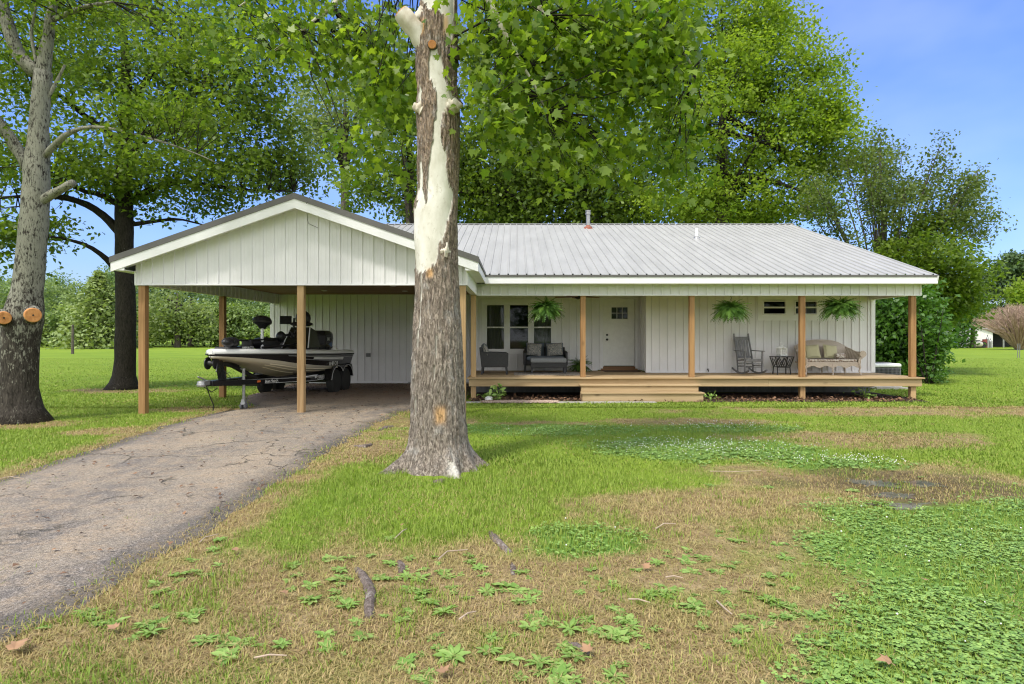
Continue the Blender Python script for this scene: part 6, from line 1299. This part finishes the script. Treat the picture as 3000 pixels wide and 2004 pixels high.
# ------------------------------------------------------------------ small things on the lawn
def ground_at(px, py): Y = 2880./(py-CY); return ((px-CX)*Y/F, Y)
def rosette(nl, seed, wd=1.):
    g = np.random.default_rng(seed); V, Fq, A = [], [], []; o = 0
    for k in range(nl):
        az = k*2.4+g.uniform(-.3, .3); L = g.uniform(.6, 1.1); el_ = g.uniform(.15, .75); w = g.uniform(.36, .5)*L*wd; ca, sa = math.cos(az), math.sin(az); rr_ = g.uniform(0, 1); rows = 6
        for i in range(rows+1):
            s = i/rows; x = L*s*math.cos(el_*(1-.5*s)); z = L*s*math.sin(el_)*(1-.62*s)+.05; hw = w*.5*math.sin(math.pi*min(.98, .08+.9*s))**.75*(1 if s > .2 else .45)
            for q in (-1, 0, 1): yy = q*hw; V.append((ca*x-sa*yy, sa*x+ca*yy, z+(.09*L*abs(q)+.03*math.sin(i*2.1+q)))); A.append(rr_)
        for i in range(rows):
            for j in (0, 1): b = o+i*3+j; Fq.append((b, b+1, b+4, b+3))
        o += (rows+1)*3
    return np.array(V), np.array(Fq), np.array(A)
M['weed'] = leafmat('weed_leaf', (.17, .3, .06), (.33, .46, .13), .25, 1.3, .5, .3)
wm = [np_obj('broadleaf_weed', *rosette(n_, s, w)[:2], M['weed'], None, {'rnd': rosette(n_, s, w)[2]}, True) for n_, s, w in ((9, 1, 1.05), (13, 2, .8), (7, 3, 1.2), (16, 4, .6), (10, 5, 1.))]
g = random.Random(131); W_ = []
cen = [(460, 1740), (520, 1690), (640, 1660), (870, 1690), (960, 1640), (1000, 1700), (900, 1760), (560, 1820), (420, 1840), (640, 1880), (700, 1890), (600, 1885), (860, 1660), (1230, 1700), (1300, 1680), (1420, 1690), (1430, 1740), (1330, 1740), (1200, 1640), (1260, 1770), (1380, 1650), (1020, 1780), (1180, 1820), (1300, 1800), (1060, 1870), (1200, 1950), (1330, 1930), (1500, 1940), (1580, 1950), (1560, 1820), (1600, 1830), (1700, 1740), (1520, 1770), (1670, 1850), (1820, 1820), (1780, 1870), (1690, 1930), (1850, 1870), (1900, 1750), (1960, 1735), (2010, 1650), (2060, 1640), (2110, 1560), (2300, 1640), (2030, 1790), (2060, 1800), (2200, 1815), (2280, 1815), (2320, 1780), (2480, 1870), (2590, 1880), (2470, 1900), (2400, 1950), (2440, 1990), (2540, 1960), (2700, 1950), (2800, 1930), (2850, 1960), (2940, 1940), (2170, 1850), (2250, 1690), (2310, 1690), (2030, 1780), (1800, 1990), (1640, 1990), (1250, 2000), (250, 1800), (330, 1830), (440, 1860), (2100, 1680), (1480, 1720), (1130, 1700), (1940, 1330), (2080, 1425), (2250, 1430), (2500, 1440), (2580, 1480), (2700, 1400), (2890, 1960), (2960, 1985)]
for px, py in cen: W_.append((px, py, g.uniform(.055, .085)))
while len(W_) < 285:
    px, py = g.choice(cen[:72]); W_.append((px+g.gauss(0, 60), py+g.gauss(0, 34), g.uniform(.03, .075)))
for i, (px, py, s) in enumerate(W_):
    py = min(max(py, 1320), 2030); x, y = ground_at(px, py)
    if on_drive(np.array([x]), np.array([y]))[0]: continue
    o = wm[i] if i < 5 else wm[i % 5].copy()
    if i >= 5: COL.objects.link(o)
    o.location = (x, y, .004); o.rotation_euler = (g.uniform(-.15, .15), g.uniform(-.15, .15), g.uniform(0, 6.28)); k = s*1.08*g.uniform(.85, 1.2); o.scale = (k, k, k*g.uniform(.45, .8)); tag(o, 'flat bright green broadleaf weed rosette in the lawn', 'weed', 'broadleaf weed rosettes in the lawn')
M['root'] = bark('bark_root', (.1, .075, .06), (.26, .21, .18), (.38, .34, .3), 18, .55)
for pts, r, lab in (([(1045, 1668), (1060, 1685), (1078, 1715), (1088, 1745), (1082, 1775), (1085, 1812)], .035, 'long curved grey surface root in dry grass left of centre'), ([(1437, 1560), (1448, 1578), (1470, 1600), (1492, 1622)], .032, 'slanting grey surface root below the sycamore'), ([(1500, 1650), (1503, 1668), (1502, 1688)], .022, 'short grey root knob right below the slanting root'), ([(1170, 1645), (1176, 1662), (1178, 1680)], .026, 'short root knob left of the slanting root'), ([(1640, 1882), (1690, 1895), (1735, 1925)], .02, 'thin grey root among weeds at bottom centre'), ([(1300, 1405), (1290, 1412), (1270, 1414)], .03, 'pale root flake in the grass just before sycamore base'), ([(1040, 1308), (1070, 1312), (1085, 1306)], .04, 'pale root hump beside the driveway edge'), ([(1110, 1262), (1130, 1254), (1150, 1250)], .035, 'pale root hump between driveway and sycamore')):
    q = [ground_at(*p) for p in pts]; m = MB(); n_ = len(q); m.tube([(x, y, -.01+r*.35*math.sin(math.pi*(i+.3)/(n_-.4))) for i, (x, y) in enumerate(q)], [r*(.6+.5*math.sin(math.pi*(i+.2)/n_)) for i in range(n_)], 10, True, .4); o = m.build('surface_root', M['root'], smooth=True); tag(o, lab, 'root', 'surface roots in the lawn')
M['stick'] = simple('dry_stick', (.4, .31, .23), .9, 0, .2, 20)
for a, b, c, lab in (((1155, 1590), (1180, 1570), (1192, 1560), 'pale thin stick below the sycamore, left of slanting root'), ((1285, 1650), (1310, 1632), (1370, 1622), 'bent pale twig in grass left of the slanting root'), ((1950, 1704), (1975, 1706), (2000, 1706), 'straight pale stick in the dry patch right of centre'), ((1920, 1560), (1945, 1548), (1980, 1545), 'curved tan twig above the dry patch right of centre'), ((2080, 1388), (2160, 1392), (2230, 1386), 'long thin twig on lawn left of the puddle'), ((2100, 1775), (2125, 1805), (2145, 1815), 'short forked twig in the dry grass, lower right'), ((745, 1945), (790, 1943), (840, 1938), 'pale stick lying in dry grass at bottom left'), ((1345, 1830), (1370, 1818), (1395, 1806), 'thin white twig among weeds at bottom centre'), ((585, 1600), (600, 1590), (640, 1575), 'brown twig at driveway edge on the left'), ((0, 1410), (30, 1407), (70, 1410), 'long brown stick on driveway left edge'), ((1840, 1770), (1870, 1776), (1905, 1780), 'thin pale twig among weeds right of bottom centre')):
    q = [ground_at(*p) for p in (a, b, c)]; m = MB(); m.tube([(x, y, .03+.012*(i == 1)) for i, (x, y) in enumerate(q)], [.0055, .005, .003], 6); o = m.build('dry_twig', M['stick']); tag(o, lab, 'twig', 'fallen twigs')
M['deadleaf'] = simple('dead_leaf', (.33, .19, .1), .85, 0, .25, 9)
def dl(s, seed):
    g2 = random.Random(seed); m = MB(); T_ = SY[0]; m.add([(x*s, y*s, .02+.5*s*(abs(x)*.5*g2.uniform(.4, 1.2)+.15*math.sin(y*5+seed))) for x, y, z in T_], [tuple(range(12))]); return m
for i, (px, py, s, lab) in enumerate(((45, 1925, .16, 'big tan dead leaf at driveway edge, bottom left corner'), (340, 1862, .1, 'curled tan dead leaf in the dry grass near lower left'), (695, 1625, .1, 'orange-brown dead leaf between driveway and weeds'), (1135, 1645, .11, 'star-shaped tan dead leaf left of centre near root'), (1175, 1553, .06, 'small tan dead leaf in green grass below sycamore'), (1898, 1680, .1, 'pale tan dead leaf in dry patch right of centre'), (2610, 1965, .13, 'reddish curled dead leaf among weeds at lower right'), (2705, 1715, .07, 'small orange leaf in the clover patch'), (2140, 1560, .08, 'tan dead leaf above the right clover edge'), (1290, 1996, .11, 'tan dead leaf at bottom edge of the lawn'), (1725, 1930, .1, 'tan dead leaf beside thin root at bottom centre'), (840, 1755, .07, 'small orange leaf among weeds left of long root'), (165, 1625, .08, 'dark brown curled leaf lying on the driveway'), (100, 1512, .06, 'small tan leaf on the driveway at left'))):
    x, y = ground_at(px, py); o = dl(s*.62, i).build('dead_leaf', M['deadleaf']); o.location = (x, y, .022); o.rotation_euler = (.2, -.15, i*1.3); tag(o, lab, 'leaf', 'fallen dead leaves')
x, y = ground_at(1436, 1162); m = MB(); m.ell((0, 0, .06), (.1, .08, .08), 12, 8, .3); o = m.build('white_stone', M['white'], smooth=True); o.location = (x+.02, 15.2, 0); tag(o, 'white stone at edge of mulch before the deck', 'stone')
def plant(name, lab, x, y, n_, rad, h, s, seed):
    g = np.random.default_rng(seed); t = empty(name, (x, y, .02), 0, lab, 'plant'); C = np.stack([g.normal(0, rad*.5, n_), g.normal(0, rad*.4, n_), g.uniform(.05, h, n_)], 1); V, Fc = scatter(OV, C, frames(n_, .9, g, .3), g.uniform(s*.7, s*1.3, n_)); np_obj('leaves', V, Fc, M['weed'], t, {'rnd': np.repeat(g.uniform(0, 1, n_), 6)}); m = MB()
    for c in C[:14]: m.tube([(0, 0, 0), (c[0]*.4, c[1]*.4, c[2]*.7), tuple(c)], .005, 4, False)
    m.build('stems', M['weed'], t)
plant('hosta_plant', 'light green leafy plant growing in front of the deck at left', (1460-CX)/115., 15.25, 46, .26, .38, .14, 5)
plant('hosta_plant', 'small pale leafy sprig left of the leafy plant before deck', (1424-CX)/115., 15.3, 16, .13, .16, .1, 6)
plant('low_shrub', 'low yellow-green sprig growing under right end of the deck', (2545-CX)/115., 15.8, 60, .45, .3, .1, 7)
plant('weed_tuft', 'weedy tuft under the deck right of the steps', (2070-CX)/115., 15.35, 24, .2, .22, .09, 8)
